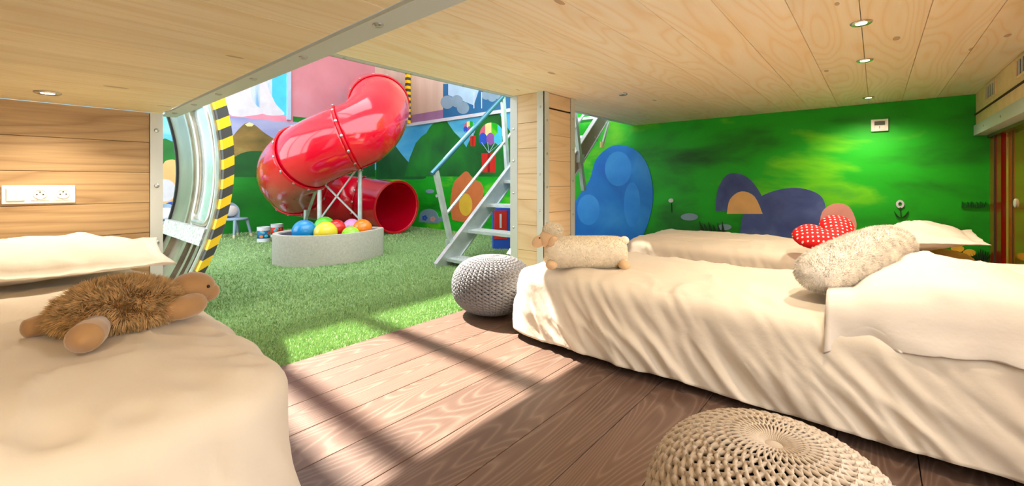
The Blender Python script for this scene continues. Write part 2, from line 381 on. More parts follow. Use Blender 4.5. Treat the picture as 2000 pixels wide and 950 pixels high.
# unseen roof shaping the sun: skylight openings and bars cast the floor patches
roof = MB()
ya, yb = 4.0, 5.9
roof.span((-1.3, YH, 4.2), (XW + .1, ya, 4.3)).span((-1.3, yb, 4.2), (XW + .1, YB + .12, 4.3))
for x0, x1 in ((-1.3, .74), (.835, .945), (1.46, 1.58), (3.3, XW + .1)): roof.span((x0, ya, 4.2), (x1, yb, 4.3))
struct(roof.build('ceiling', 'roof_white'))
# wooden soffit and sliding doors along the right-hand end
YS = -.60
sof = MB().span((1.3, YS - .25, 1.29), (XW, YS, ZR + .16)).build('trim_4', 'soffit_wood'); struct(sof)
MB().span((1.3, YS - .006, 1.372), (XW, YS + .010, 1.38)).build('groove', 'joint_dark', sof)
MB().span((1.3, YS - .06, 1.21), (XW, YS + .012, 1.29)).build('steel_edge', 'steel_grey', sof)
for x in (4.55, 4.0, 3.4): bolt((x, YS + .012, 1.25), (0, 1, 0), sof, .6)
struct(MB().span((1.3, YS - .2, 1.19), (XW, YS - .06, 1.21)).build('trim_5', 'door_metal'))
d1 = struct(MB().span((4.58, -.70, .0), (XW - .005, -.675, 1.19)).build('door_1', 'red_glass'))
MB().span((4.765, -.677, .0), (4.777, -.668, 1.19)).build('stile', 'vent_dark', d1)
d2 = struct(MB().span((2.9, -.73, .0), (4.62, -.705, 1.19)).build('door_2', 'amber_glass'))
MB().span((4.40, -.707, .0), (4.41, -.699, 1.19)).build('edge_strip', 'door_metal', d2)
kn = MB().lathe([(.0, 0), (.03, 0), (.03, .006), (.022, .01), (.001, .01)], n=20).build('finger_pull', 'steel_grey', d2)
kn.location = (4.33, -.705, .70); kn.rotation_euler = (-math.pi / 2, 0, 0)
struct(MB().span((1.3, -.73, .0), (2.88, -.705, 1.19)).build('door_3', 'amber_glass'))

# ------------------------------------------------------------------ mural: flat paint on the two walls
lay = [0]
def paint(name, mat, px, wall='r'):
    """outline in photo pixels, laid flat on the wall as a skin of paint"""
    lay[0] += 1; e = .001 + .0001 * lay[0]
    if wall == 'r': pts = [onx(x, y, XW) for x, y in px]; pts = [Vector((XW - e, p.y, p.z)) for p in pts]; d = (e - .0003, 0, 0); par = wall_r
    else: pts = [ony(x, y, YB) for x, y in px]; pts = [Vector((p.x, YB - e, p.z)) for p in pts]; d = (0, e - .0003, 0); par = wall_b
    return MB().prism(pts, d).build(name, mat, par)
def oval(cx, cy, rx, ry, n=22, a0=0, a1=360): return [(cx + rx * math.cos(math.radians(a0 + (a1 - a0) * i / (n if a1 - a0 == 360 else n - 1))), cy + ry * math.sin(math.radians(a0 + (a1 - a0) * i / (n if a1 - a0 == 360 else n - 1)))) for i in range(n)]
def curve(pts, n=5): return [(p.x, p.y) for p in smoothpath([(x, y, 0) for x, y in pts], n)]
def wallquad(name, mat, y0, y1, z0, z1):
    lay[0] += 1; e = .001 + .0001 * lay[0]
    return MB().span((XW - e, y0, z0), (XW - .0003, y1, z1)).build(name, mat, wall_r)
def backquad(name, mat, x0, x1, z0, z1):
    lay[0] += 1; e = .001 + .0001 * lay[0]
    return MB().span((x0, YB - e, z0), (x1, YB - .0003, z1)).build(name, mat, wall_b)
ZT = 1.945
wallquad('painted_sky', 'paint_sky', 3.3, YB, 1.1, ZT)
wallquad('painted_panel', 'paint_beige', 2.3, YB, ZT + .18, 4.2)
wallquad('painted_band', 'paint_purple', 5.3, YB, ZT + .03, ZT + .19)
wallquad('painted_band', 'paint_white', 2.3, 5.3, ZT + .03, ZT + .19)
backquad('painted_sky', 'paint_sky', -1.3, 2.1, 1.1, ZT)
backquad('painted_sky', 'paint_dusk', 2.1, XW, 1.1, ZT)
backquad('painted_panel', 'paint_pink', -1.3, XW, ZT + .1, 4.2)
backquad('painted_band', 'paint_band_pink', -1.3, ony(572, 300, YB).x, ZT - .02, ZT + .10)
struct(MB().span((XW - .035, YV, ZT - .025), (XW, YB, ZT + .03)).build('trim_6', 'paint_white'))
# far wall
xe = ony(566, 300, YB).x
backquad('painted_waterfall', 'paint_fall', -1.3, xe - .28, ZT + .10, 4.2)
backquad('painted_water', 'paint_cyan', xe - .30, xe - .06, ZT + .10, 4.2)
MB().span((xe - .06, YB - .06, ZT + .02), (xe, YB, 4.2)).build('corner_frame', 'paint_pale_blue', wall_b)
for (pts) in ([(440, 90), (486, 90), (490, 180), (500, 205), (512, 214), (505, 224), (440, 216)], [(505, 90), (520, 160), (532, 190), (540, 205), (555, 224), (512, 222), (508, 190)]):
    paint('painted_foam', 'paint_white', curve(pts + [pts[0]], 4)[:-1], 'b')
paint('painted_hill', 'paint_hill_brown', curve([(440, 290), (458, 262), (476, 243), (487, 240), (500, 246), (520, 262), (560, 284), (620, 300), (620, 330), (440, 330)], 4), 'b')
paint('painted_hill', 'paint_hill_dark', curve([(430, 330), (470, 300), (520, 296), (600, 312), (740, 300), (740, 345), (430, 345)], 4), 'b')
paint('painted_snow', 'paint_cream', [(478, 243), (487, 239), (496, 243), (492, 247), (483, 247)], 'b')
paint('painted_hill', 'paint_hill', curve([(300, 300), (318, 272), (335, 276), (362, 284), (400, 300), (400, 345), (300, 345)], 4), 'b')
paint('painted_mound', 'paint_tan', curve([(312, 420), (316, 330), (332, 312), (352, 320), (362, 350), (366, 420)], 4), 'b')
paint('painted_mound', 'paint_blue', oval(338, 408, 20, 14), 'b')
paint('painted_mound', 'paint_white', oval(322, 372, 22, 22), 'b')
# side wall, play room part
paint('painted_hill', 'paint_hill_dark', curve([(735, 300), (755, 282), (765, 277), (785, 302), (803, 322), (825, 338), (825, 350), (735, 350)], 4))
paint('painted_hill', 'paint_hill', [(790, 345), (800, 310), (812, 280), (823, 267), (833, 260), (840, 248), (848, 240), (872, 236), (887, 258), (901, 272), (925, 310), (940, 345)])
paint('painted_hill', 'paint_hill', [(895, 345), (912, 285), (930, 250), (950, 226), (962, 223), (975, 221), (985, 240), (1000, 262), (1000, 345)])
def parachute(cx, cy, r, bx, by, bw, bh):
    n = 5; cols = ['paint_rose', 'paint_cream', 'paint_green', 'paint_cyan']
    for i in range(4):
        x0 = cx - r + 2 * r * i / 4; x1 = x0 + r / 2
        f = lambda x: cy - r * 1.1 * math.sqrt(max(0, 1 - ((x - cx) / r) ** 2))
        paint('painted_canopy_panel', cols[i], [(x0 + (x1 - x0) * j / n, f(x0 + (x1 - x0) * j / n)) for j in range(n + 1)] + [(x1, cy), (x0, cy)])
    for i, c_ in enumerate(('paint_blue', 'paint_violet', 'paint_cyan')):
        paint('painted_canopy_panel', c_, curve([(cx - r + .62 * r * i, cy + r * .5), (cx - r + .62 * r * i, cy), (cx - r + .62 * r * (i + .5), cy - r * .28), (cx - r + .62 * r * (i + 1), cy), (cx - r + .62 * r * (i + 1), cy + r * .5), (cx - r + .62 * r * (i + .5), cy + r * .75)], 3))
    for dx in (-.8, -.3, .3, .8): paint('painted_cord', 'paint_pale_blue', [(cx + dx * r - .5, cy + r * .5), (cx + dx * r + .5, cy + r * .5), (bx + .5, by - bh / 2), (bx - .5, by - bh / 2)])
    paint('painted_gift', 'paint_red', [(bx - bw / 2, by - bh / 2 + 1), (bx + bw / 2, by - bh / 2 - 1), (bx + bw / 2 - 1, by + bh / 2), (bx - bw / 2 + 1, by + bh / 2)])
    paint('painted_ribbon', 'paint_ribbon', [(bx - bw * .08, by - bh / 2), (bx + bw * .08, by - bh / 2), (bx + bw * .08, by + bh / 2), (bx - bw * .08, by + bh / 2)])
parachute(960, 266, 24, 955, 318, 28, 38)
parachute(918, 250, 12, 924, 276, 11, 20)
paint('painted_stone', 'paint_stone', curve([(818, 434), (822, 415), (838, 408), (852, 414), (858, 430), (856, 436), (818, 434)], 4)[:-1])
paint('painted_stone', 'paint_stone', oval(840, 374, 8, 4)); paint('painted_stone', 'paint_stone', oval(864, 428, 8, 5))
for x, y, c_ in ((830, 426, 'paint_blue'), (846, 428, 'paint_peach')):
    for i in range(5): paint('painted_petal', c_, oval(x + 3.2 * math.cos(i * 1.257), y + 3.2 * math.sin(i * 1.257), 2.4, 2.4, 8))
paint('painted_petal', 'paint_white', oval(853, 383, 2, 3, 8))
paint('painted_shrub', 'paint_orange', curve([(884, 430), (880, 400), (886, 360), (898, 345), (912, 335), (925, 350), (940, 358), (944, 380), (932, 420), (915, 436)], 4))
paint('painted_shrub', 'paint_gold', oval(910, 400, 13, 22))
# upper strip of the side wall: blue clouds
for pts, m_ in (([(866, 236), (866, 164), (1010, 164), (1010, 214)], 'paint_deep_blue'), ([(876, 164), (940, 164), (926, 206), (876, 186)], 'paint_pale_blue')): paint('painted_panel', m_, pts)
for cx_, cy_, r_ in ((874, 200, 13), (893, 198, 12), (905, 211, 12), (950, 186, 9), (962, 190, 9), (976, 186, 9)): paint('painted_cloud', 'paint_stone', oval(cx_, cy_, r_, r_))
for x in (925.5, 940.5): paint('painted_line', 'paint_white', [(x, 180), (x + 1.6, 180), (x + 1.6, 212), (x, 212)])
# green wall beside the beds
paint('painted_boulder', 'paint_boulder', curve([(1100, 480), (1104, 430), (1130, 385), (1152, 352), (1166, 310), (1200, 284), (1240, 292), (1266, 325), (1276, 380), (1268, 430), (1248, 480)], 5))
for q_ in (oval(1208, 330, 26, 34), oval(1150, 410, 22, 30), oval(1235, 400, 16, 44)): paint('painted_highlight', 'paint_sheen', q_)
paint('painted_boulder', 'paint_slate', curve([(1445, 470), (1452, 420), (1480, 388), (1520, 371), (1565, 368), (1604, 384), (1614, 420), (1612, 470)], 5))
paint('painted_boulder', 'paint_slate', curve([(1398, 412), (1402, 372), (1420, 342), (1446, 340), (1470, 356), (1490, 390), (1480, 412)], 5))
paint('painted_pebble', 'paint_tan', curve([(1420, 418), (1426, 390), (1448, 374), (1474, 384), (1490, 418)], 4)); paint('painted_pebble', 'paint_peach', curve([(1600, 450), (1606, 414), (1630, 398), (1658, 404), (1672, 432), (1672, 450)], 4))
for x, y, rx, ry in ((1347, 424, 17, 7), (1415, 444, 14, 6), (1312, 450, 6, 3)): paint('painted_stone', 'paint_stone', oval(x, y, rx, ry, 16))
for i in range(12): a = i * math.pi / 6; paint('painted_petal', 'paint_white', oval(1758 + 6 * math.cos(a), 399 + 6 * math.sin(a), 2.6, 2.2, 8))
paint('painted_stem', 'paint_leaf', [(1757, 405), (1759, 405), (1761, 426), (1759, 426)])
for d in (-1, 1): paint('painted_leaf', 'paint_leaf', curve([(1760, 426), (1760 + d * 7, 421), (1760 + d * 14, 412), (1760 + d * 9, 424)], 3))
paint('painted_petal', 'paint_white', oval(1311, 392, 5, 4, 10)); paint('painted_stem', 'paint_leaf', [(1311, 396), (1312, 396), (1313, 415), (1312, 415)])
for x, y in ((1870, 486), (1893, 494), (1872, 500)): paint('painted_petal', 'paint_gold', oval(x, y, 13, 7, 14))
for i in range(9): paint('painted_leaf', 'paint_leaf', [(1902 + i * 3, 510), (1905 + i * 3, 510), (1893 + i * 5.2, 486 + abs(i - 4) * 2)])
for i in range(14): paint('painted_leaf', 'paint_hill', [(1877 + i * 3.4, 406), (1880 + i * 3.4, 406), (1878 + i * 3.6, 393 + (i * 7) % 5)])
for i in range(6): paint('painted_leaf', 'paint_leaf', [(1370 + i * 8, 452), (1376 + i * 8, 452), (1366 + i * 9, 432 + (i * 5) % 8)])

# ------------------------------------------------------------------ pillar
PX0, PY0 = 2.64, 1.941; PX1, PY1 = 3.07, 2.27
pil = thing('pillar', (PX0, PY0, -.01), 'square pillar clad in pale horizontal boards with steel corner angles', 'pillar')
MB().span((PX0 + .021, PY0 + .021, -.012), (PX1, PY1, ZR - .001)).build('core', 'joint_dark', pil)
mA = plank_mesh(PY1 - PY0 - .13, .2005, .02, 'pillar_boards'); mB = plank_mesh(PX1 - PX0 - .11, .2005, .02, 'pillar_boards')
for i in range(8):
    z = 1.209 - .2025 * i
    if z > .05: inst(mA, 'board', (PX0 + .010, (PY0 + PY1) / 2, z), (math.pi / 2, 0, math.pi / 2), pil)
    z2 = 1.11 + .2025 * 2 - .2025 * i
    if z2 < ZR - .1 and z2 > .05: inst(mB, 'board', ((PX0 + PX1) / 2, PY0 + .010, z2), (math.pi / 2, 0, 0), pil)
inst(plank_mesh(PX1 - PX0 - .11, ZR - 1.623 + .1, .02, 'pillar_boards') if False else plank_mesh(PX1 - PX0 - .11, .11, .02, 'pillar_boards'), 'board', ((PX0 + PX1) / 2, PY0 + .010, ZR - .059), (math.pi / 2, 0, 0), pil)
inst(plank_mesh(PY1 - PY0 - .13, .226, .02, 'pillar_boards'), 'board', (PX0 + .010, (PY0 + PY1) / 2, 1.425), (math.pi / 2, 0, math.pi / 2), pil)
a1 = MB().span((PX0 - .006, PY0 - .006, -.01), (PX0 + .062, PY0 + .0, ZR - .001)).span((PX0 - .006, PY0 - .006, -.01), (PX0, PY0 + .062, ZR - .001)).build('corner_angle', 'steel_grey', pil)
a2 = MB().span((PX0 - .006, PY1 - .068, -.01), (PX0, PY1 + .006, ZR - .001)).build('corner_angle', 'steel_grey', pil)
a3 = MB().span((PX1 - .052, PY0 - .006, -.01), (PX1 + .006, PY0, ZR - .001)).build('corner_angle', 'steel_grey', pil)
for i, z in enumerate((1.42, 1.16, .90, .62, .35)):
    bolt((PX0 - .006, PY0 + .03, z), (-1, 0, 0), a1, .7); bolt((PX0 + .035, PY0 - .006, z - .1), (0, -1, 0), a1, .7)
    bolt((PX0 - .006, PY1 - .03, z - .15), (-1, 0, 0), a2, .7); bolt((PX1 - .024, PY0 - .006, z - .05), (0, -1, 0), a3, .7)

# ------------------------------------------------------------------ wall fittings, lamps, vents
p = ony(78, 380, YH)
plate = thing('socket_plate', (p.x, YH, p.z - .04), 'white triple plate with switch and two sockets on the brown board wall', 'socket')
MB().span((p.x - .111, YH - .010, p.z - .0405), (p.x + .111, YH, p.z + .0405)).build('frame', 'plastic_white', plate, bevel=.003)
for i, x in enumerate((-.071, 0, .071)):
    q = MB().span((p.x + x - .0275, YH - .013, p.z - .0275), (p.x + x + .0275, YH - .009, p.z + .0275)).build('insert', 'plastic_white', plate, bevel=.001)
    if i == 0:
        for s in (-1, 1): MB().span((p.x + x + s * .0135 - .0128, YH - .0165, p.z - .026), (p.x + x + s * .0135 + .0128, YH - .012, p.z + .026)).build('rocker', 'plastic_white', q, bevel=.001)
    else:
        c = MB().lathe([(.0, 0), (.021, 0), (.021, .002), (.0195, .003), (.0185, -.001), (.0, -.002)], n=24).build('socket_well', 'plastic_white', plate); c.location = Vector((p.x + x, YH - .0145, p.z)) - plate.location; c.rotation_euler = (math.pi / 2, 0, 0)
        for dx, dz in ((-.0095, 0), (.0095, 0), (0, .011)):
            MB().tube([(p.x + x + dx, YH - .0175, p.z + dz), (p.x + x + dx, YH - .014, p.z + dz)], .0028, 10).build('pin_hole', 'socket_dark', c.parent)
p = onx(1718, 245, XW)
th_ = thing('thermostat', (XW, p.y, p.z - .05), 'small white square wall thermostat with dark display on the green wall', 'thermostat')
MB().span((XW - .022, p.y - .058, p.z - .053), (XW - .012, p.y + .058, p.z + .053)).build('frame', 'plastic_white', th_, bevel=.003)
MB().span((XW - .027, p.y - .035, p.z - .000), (XW - .021, p.y + .035, p.z + .034)).build('display', 'screen', th_)
MB().span((XW - .026, p.y - .037, p.z - .042), (XW - .021, p.y + .037, p.z - .006)).build('cover', 'plastic_white', th_, bevel=.002)
MB().span((XW - .0275, p.y - .002, p.z - .030), (XW - .025, p.y + .002, p.z - .008)).build('mark', 'paint_blue', th_)
MB().span((XW - .013, p.y - .052, p.z - .047), (XW, p.y + .052, p.z + .047)).build('back_box', 'plastic_white', th_)
def downlight(x, y, z, r, label, lit, power=0, grp=None):
    t = thing('downlight', (x, y, z - .004), label, 'lamp', grp)
    prof = [(r * .5, .0), (r, -.001), (r, -.004), (r * .86, -.009), (r * .5, -.004)]
    MB().lathe([(a, b) for a, b in prof], (x, y, z), 28).build('ring', 'lamp_ring', t, smooth=True)
    MB().lathe([(r * .5, -.001), (r * .5, -.006), (.001, -.007)], (x, y, z), 24).build('lens', 'lamp_lens' if lit else 'lamp_off', t, smooth=True)
    if lit:
        L = bpy.data.lights.new('downlight_bulb', 'SPOT'); L.energy = power; L.color = (1, .84, .64); L.spot_size = math.radians(150); L.spot_blend = .9; L.shadow_soft_size = .04
        o = bpy.data.objects.new('downlight_bulb', L); COL.objects.link(o); o.location = (x, y, z - .025); attach(o, t)
p = onz(93, 180, ZL); downlight(p.x, p.y, ZL, .04, 'lit round recessed downlight in the low wooden ceiling above the bed with the turtle', True, 15)
downlight(-.35, .75, ZL, .04, 'added out-of-view downlight in the low wooden ceiling above the foot of the bed', True, 9)  # extra lamp out of view, added to brighten left bed and low ceiling
for px, py, lb in ((1687, 43, 'lit recessed downlight between two ceiling boards, farthest from the green wall'), (1690, 117, 'lit recessed downlight between two ceiling boards, middle one of its row'), (1697, 190, 'lit recessed downlight between two ceiling boards, right beside the green wall')):
    p = onz(px, py, ZR); downlight(p.x, .051, ZR, .04, lb, True, 26, 'lit downlights in the high ceiling')
downlight(1.64, .051, ZR, .04, 'added out-of-view downlight continuing the row, nearest the steel beam', True, 22, 'lit downlights in the high ceiling')  # extra lamp beyond the visible row, added to brighten the high ceiling side
p = onz(1217, 184, ZR); downlight(p.x, p.y, ZR, .035, 'unlit dark recessed downlight in the pale ceiling near the pillar', False)
for px, lb in ((1937, 'slatted vent grille in the soffit next to the green wall'), (2004, 'slatted vent grille in the soffit, farther from the green wall')):
    p = ony(px, 172 if px < 2000 else 142, YS); zc = 1.47
    v = thing('vent_grille', (p.x, YS, zc - .04), lb, 'vent', 'vent grilles in the soffit')
    MB().span((p.x - .16, YS, zc - .045), (p.x + .16, YS + .004, zc + .045)).build('backing', 'vent_dark', v)
    fr = MB()
    fr.span((p.x - .17, YS, zc - .055), (p.x + .17, YS + .010, zc - .043)).span((p.x - .17, YS, zc + .043), (p.x + .17, YS + .010, zc + .055)).span((p.x - .17, YS, zc - .055), (p.x - .157, YS + .010, zc + .055)).span((p.x + .157, YS, zc - .055), (p.x + .17, YS + .010, zc + .055))
    fr.build('frame', 'soffit_wood', v)
    for i in range(4): MB().box((p.x - .105 + i * .07, YS + .006, zc), (.012, .008, .088)).build('slat', 'steel_grey', v)

# ------------------------------------------------------------------ tube slide
R0 = .42
sl = [(740, 202, 6.45), (734, 230, 5.85), (708, 258, 5.5), (655, 280, 5.4), (600, 308, 5.45), (570, 336, 5.85), (582, 366, 6.5), (640, 385, 7.2), (716, 395, 7.42), (776, 405, 6.95)]
path = smoothpath([Vector((4.86, 7.37, 2.46)), Vector((4.62, 7.37, 2.46)), Vector((4.38, 7.30, 2.47))] + [at(*q) for q in sl], 12)
lowest = min(p.z for p in path)
slide = thing('tube_slide', (path[-1].x, path[-1].y, 0), 'big glossy red spiral tube slide curling down onto the turf', 'slide')
cuts = [0, 37, 67, 84, 108, 130, len(path) - 1]
def rad(p): return min(R0, p.z + .012)
def shell(a, b, name, parent):
    seg = path[a:b + 1]; m = MB(); n = 44; out = []; N = len(path)
    m.tube(seg, lambda t: R0, n, caps=False)
    m.tube(seg, lambda t: R0 - .015, n, caps=False)
    for e, q in ((0, 0), (len(seg) - 1, 0)):
        k0 = e * n; k1 = len(seg) * n + e * n
        m.f += [(k0 + i, k0 + (i + 1) % n, k1 + (i + 1) % n, k1 + i) for i in range(n)]; m.mi += [0] * n
    return m.build(name, 'red_tube', parent, smooth=True)
for i in range(len(cuts) - 1): shell(cuts[i], cuts[i + 1], 'tube_section', slide)
def frame_at(i):
    t = (path[min(i + 1, len(path) - 1)] - path[max(i - 1, 0)]).normalized(); up = Vector((0, 0, 1)); n = (up - t * up.dot(t)).normalized(); return t, n, t.cross(n)
for i in cuts[1:]:
    t, n, b = frame_at(i); c = path[i]; r = R0 + .012
    fl = MB().tube([c + (n * math.cos(a) + b * math.sin(a)) * (R0 + .010) for a in [2 * math.pi * k / 48 for k in range(48)]], .016 if i != cuts[-1] else .012, 8, closed=True).build('flange', 'red_rim', slide, smooth=True)
    if i != cuts[-1]:
        for k in range(14):
            a = 2 * math.pi * k / 14 + .2; d = n * math.cos(a) + b * math.sin(a)
            bolt(c + d * (R0 + .026), d, fl, 1.3)
def post(px, py, D, r=.028):
    p = at(px, py, D); MB().tube([(p.x, p.y, -.01), p], r, 12).build('support_post', 'aluminium', slide); return p
pa = post(624, 350, 5.5); pb = post(703, 322, 5.6); pc = post(597, 410, 6.3, .03)
MB().bar(pa, (pb.x, pb.y, .35), .035, .02).build('brace', 'aluminium', slide); MB().bar(pb, (pa.x, pa.y, .35), .035, .02).build('brace', 'aluminium', slide)
MB().bar(pa, (pc.x, pc.y, .28), .035, .02).build('brace', 'aluminium', slide)
for q in (pa, pb, pc): MB().box((q.x, q.y, -.004), (.16, .16, .012)).build('foot_plate', 'aluminium', slide)
# hazard-striped post beside the slide entrance
y0 = onx(801, 200, XW).y
hp = MB(); z = ZT + .03; k = 0
while z < 3.0: hp.span((XW - .09, y0 - .035, z), (XW - .012, y0 + .035, z + .055), k % 2); z += .055; k += 1
tag(hp.build('striped_post', ['hazard_yellow', 'hazard_black']), 'thin yellow and black striped upright beside the top of the red slide', 'post')
# ------------------------------------------------------------------ ball pit and balls
def pit_outline(sc=1.0, n=64):
    c = at(640, 485, 4.72); c.z = 0; ax = (at(738, 490, 5.15) - at(533, 511, 4.5)); ax.z = 0; ax.normalize(); ay = Vector((-ax.y, ax.x, 0)); out = []
    for k in range(n):
        a = 2 * math.pi * k / n; x = math.cos(a); y = math.sin(a)
        s = .62 if x > 0 else .58
        yy = y * .47 * (1 - .30 * max(0, x) ** 1.5)
        out.append(c + ax * x * (s + .05 * max(0, x) ** 6) * sc + ay * yy * sc)
    return out, c
o1, pc_ = pit_outline(.93); o2, _ = pit_outline(.83); hz = .30
pit = thing('ball_pit', (pc_.x, pc_.y, -.01), 'grey felt oval foam ball pit standing on the turf', 'ball pit')
m = MB(); n = len(o1); vs = []
ring = [(o1, -.012), (o1, hz - .012), (None, hz), (o2, hz - .012), (o2, .02)]
for pts, z in ring:
    if pts is None:
        for a, b in zip(o1, o2): vs.append((a * .93 + b * .07).to_tuple()[:2] + (hz,))
        for_b = [((a * .07 + b * .93).x, (a * .07 + b * .93).y, hz) for a, b in zip(o1, o2)]; vs += for_b
    else: vs += [(p.x, p.y, z) for p in pts]
L = len(vs) // n
m.add(vs, [(i * n + k, i * n + (k + 1) % n, (i + 1) * n + (k + 1) % n, (i + 1) * n + k) for i in range(L - 1) for k in range(n)])
m.build('wall_ring', 'felt', pit, smooth=True).data.set_sharp_from_angle(angle=.7)
MB().prism([(p.x, p.y, .0) for p in o2], (0, 0, .16)).build('bottom_pad', 'felt_inside', pit)
fi = MB(); o3, _ = pit_outline(.825); fi.add([(p.x, p.y, hz - .015) for p in o3] + [(p.x, p.y, .06) for p in o3], [(k, (k + 1) % n, n + (k + 1) % n, n + k) for k in range(n)]).build('lining', 'felt_inside', pit, smooth=True)
for px, py, D, r, nm, lb in ((594, 458, 4.62, .130, 'blue', 'blue ball at the rounded end of the ball pit'), (634, 449, 5.04, .125, 'green', 'mid green ball at the back of the ball pit'), (657, 453, 4.85, .108, 'red', 'red ball wedged between the yellow and green balls'), (636, 461, 4.60, .128, 'yellow', 'yellow ball at the front of the ball pit'),
                             (687, 451, 5.10, .112, 'mauve', 'mauve pink ball at the back of the ball pit'), (685, 466, 4.72, .105, 'lime', 'bright lime ball, lowest among the balls in the pit'), (708, 453, 4.92, .115, 'orange', 'orange ball at the pointed end of the ball pit')):
    p = at(px, py - 6, D); r *= .95
    tag(MB().ellipsoid(p, (r, r, r), nu=32, nv=20).build('play_ball', 'ball_' + nm, smooth=True, origin=p), lb, 'ball', 'balls in the ball pit')
# ------------------------------------------------------------------ fuselage panel with hazard edge
YF0, YF1 = 3.3, 4.67
def fx(z): return .965 - .155 * ((z - .93) / .73) ** 2 if z > .93 else .965 - .175 * ((.93 - z) / .73) ** 2
fus = thing('fuselage_section', (.9, YF0, -.01), 'curved metal aircraft fuselage section with tall window and yellow black edge', 'fuselage')
ZF = 1.95
m = MB(); ny, nz = 46, 80; wy0, wy1, wz0, wz1 = 3.56, 3.96, .54, 1.40
vs = []; idx = {}
for j in range(nz + 1):
    z = .47 + (ZF - .47) * j / nz
    for i in range(ny + 1):
        y = YF0 + .11 + (YF1 - YF0 - .11) * i / ny; vs.append((fx(z) - .03, y, z))
def inwin(y, z):
    dx = max(0, abs(y - (wy0 + wy1) / 2) - .13); dz = max(0, abs(z - (wz0 + wz1) / 2) - .36); return math.hypot(dx, dz) < .065
fs = []
for j in range(nz):
    for i in range(ny):
        q = [j * (ny + 1) + i, j * (ny + 1) + i + 1, (j + 1) * (ny + 1) + i + 1, (j + 1) * (ny + 1) + i]
        y = sum(vs[k][1] for k in q) / 4; z = sum(vs[k][2] for k in q) / 4
        if not inwin(y, z): fs.append(tuple(q))
m.add(vs, fs); o = m.build('inner_panel', 'fuselage', fus, smooth=True)
md = o.modifiers.new('thickness', 'SOLIDIFY'); md.thickness = .006; md.offset = 0
wl = []
for k in range(48):
    a = 2 * math.pi * k / 48; y = (wy0 + wy1) / 2 + .13 * (1 if math.cos(a) > 0 else -1) + .07 * math.cos(a); z = (wz0 + wz1) / 2 + .36 * (1 if math.sin(a) > 0 else -1) + .07 * math.sin(a)
    wl.append((y, z))
loop = []
for k in range(48):
    (y0_, z0_), (y1_, z1_) = wl[k], wl[(k + 1) % 48]
    st = max(1, int(math.hypot(y1_ - y0_, z1_ - z0_) / .04))
    for s in range(st): t = s / st; y = y0_ + (y1_ - y0_) * t; z = z0_ + (z1_ - z0_) * t; loop.append((fx(z) - .036, y, z))
wf = MB().tube(loop, .022, 10, closed=True).build('window_frame', 'fuselage_frame', fus, smooth=True)
MB().tube([(x - .008, y + (.03 if y > 3.76 else -.03), z + (.03 if z > .97 else -.03)) for x, y, z in loop], .008, 8, closed=True).build('window_seal', 'steel_grey', wf, smooth=True)
m = MB(); vs = []; nn = 24
for j in range(nn + 1):
    z = wz0 - .0 + (wz1 - wz0) * j / nn
    dz = max(0, abs(z - .97) - .36); hw = .13 + math.sqrt(max(.0001, .07 ** 2 - min(dz, .069) ** 2))
    for y in (3.76 - hw, 3.76 + hw): vs += [(fx(z) - .028, y, z), (fx(z) - .022, y, z)]
for j in range(nn):
    a = j * 4; b = a + 4; m.f += [(a, a + 2, b + 2, b), (a + 1, b + 1, b + 3, a + 3)]; m.mi += [0, 0]
m.v = vs; m.build('window_pane', 'window_pane', wf, smooth=True)
def ribz(y0, y1, z0, z1, dx0, dx1, name, mat, n=30):
    m = MB(); vs = []
    for j in range(n + 1):
        z = z0 + (z1 - z0) * j / n
        vs += [(fx(z) + dx0, y0, z), (fx(z) + dx1, y0, z), (fx(z) + dx1, y1, z), (fx(z) + dx0, y1, z)]
    fs = [(0, 1, 2, 3), (n * 4 + 3, n * 4 + 2, n * 4 + 1, n * 4)]
    for j in range(n):
        for k in range(4): fs.append((j * 4 + k, j * 4 + (k + 1) % 4, j * 4 + 4 + (k + 1) % 4, j * 4 + 4 + k))
    return m.add(vs, fs).build(name, mat, fus)
ribz(YF0 + .055, YF0 + .105, 0, ZF, -.075, -.005, 'edge_frame', 'fuselage_frame'); ribz(YF0 + .105, YF0 + .125, 0, ZF, -.062, -.02, 'gap_strip', 'fuselage_gap')
ribz(YF0 + .15, YF0 + .185, 0, ZF, -.055, -.028, 'inner_frame', 'steel_grey')
ribz(YF1 - .03, YF1, 0, ZF, -.05, .0, 'end_frame', 'fuselage_gap'); ribz(4.12, 4.16, .5, ZF, -.045, -.03, 'panel_rib', 'fuselage_frame')
ribz(YF0 + .11, YF1, 0, .48, -.02, -.010, 'skin', 'fuselage_raw')
for y, wd in ((3.50, .06), (3.64, .05), (3.82, .07), (4.30, .07)): ribz(y, y + wd, 0, .44, -.06, -.012, 'stringer', 'fuselage_raw')
ribz(YF0 + .16, YF1 - .04, .41, .52, -.075, -.04, 'torn_strip', 'fuselage_torn', 6)
m = MB(); z = 0; k = 0; st = .066; n = int(ZF / st)
for k in range(n):
    z0, z1 = k * st, (k + 1) * st; sk = .035
    v = []
    for yy, dx in ((YF0, -.062), (YF0, .0), (YF0 + .055, .0), (YF0 + .055, -.062)):
        s_ = sk * (1 if dx == 0 else 0); v += [(fx(z0) + dx, yy, z0 + s_), (fx(z1) + dx, yy, z1 + s_)]
    m.add(v, [(0, 2, 3, 1), (2, 4, 5, 3), (4, 6, 7, 5), (6, 0, 1, 7)], k % 2)
m.build('hazard_edge', ['hazard_yellow', 'hazard_black'], fus)
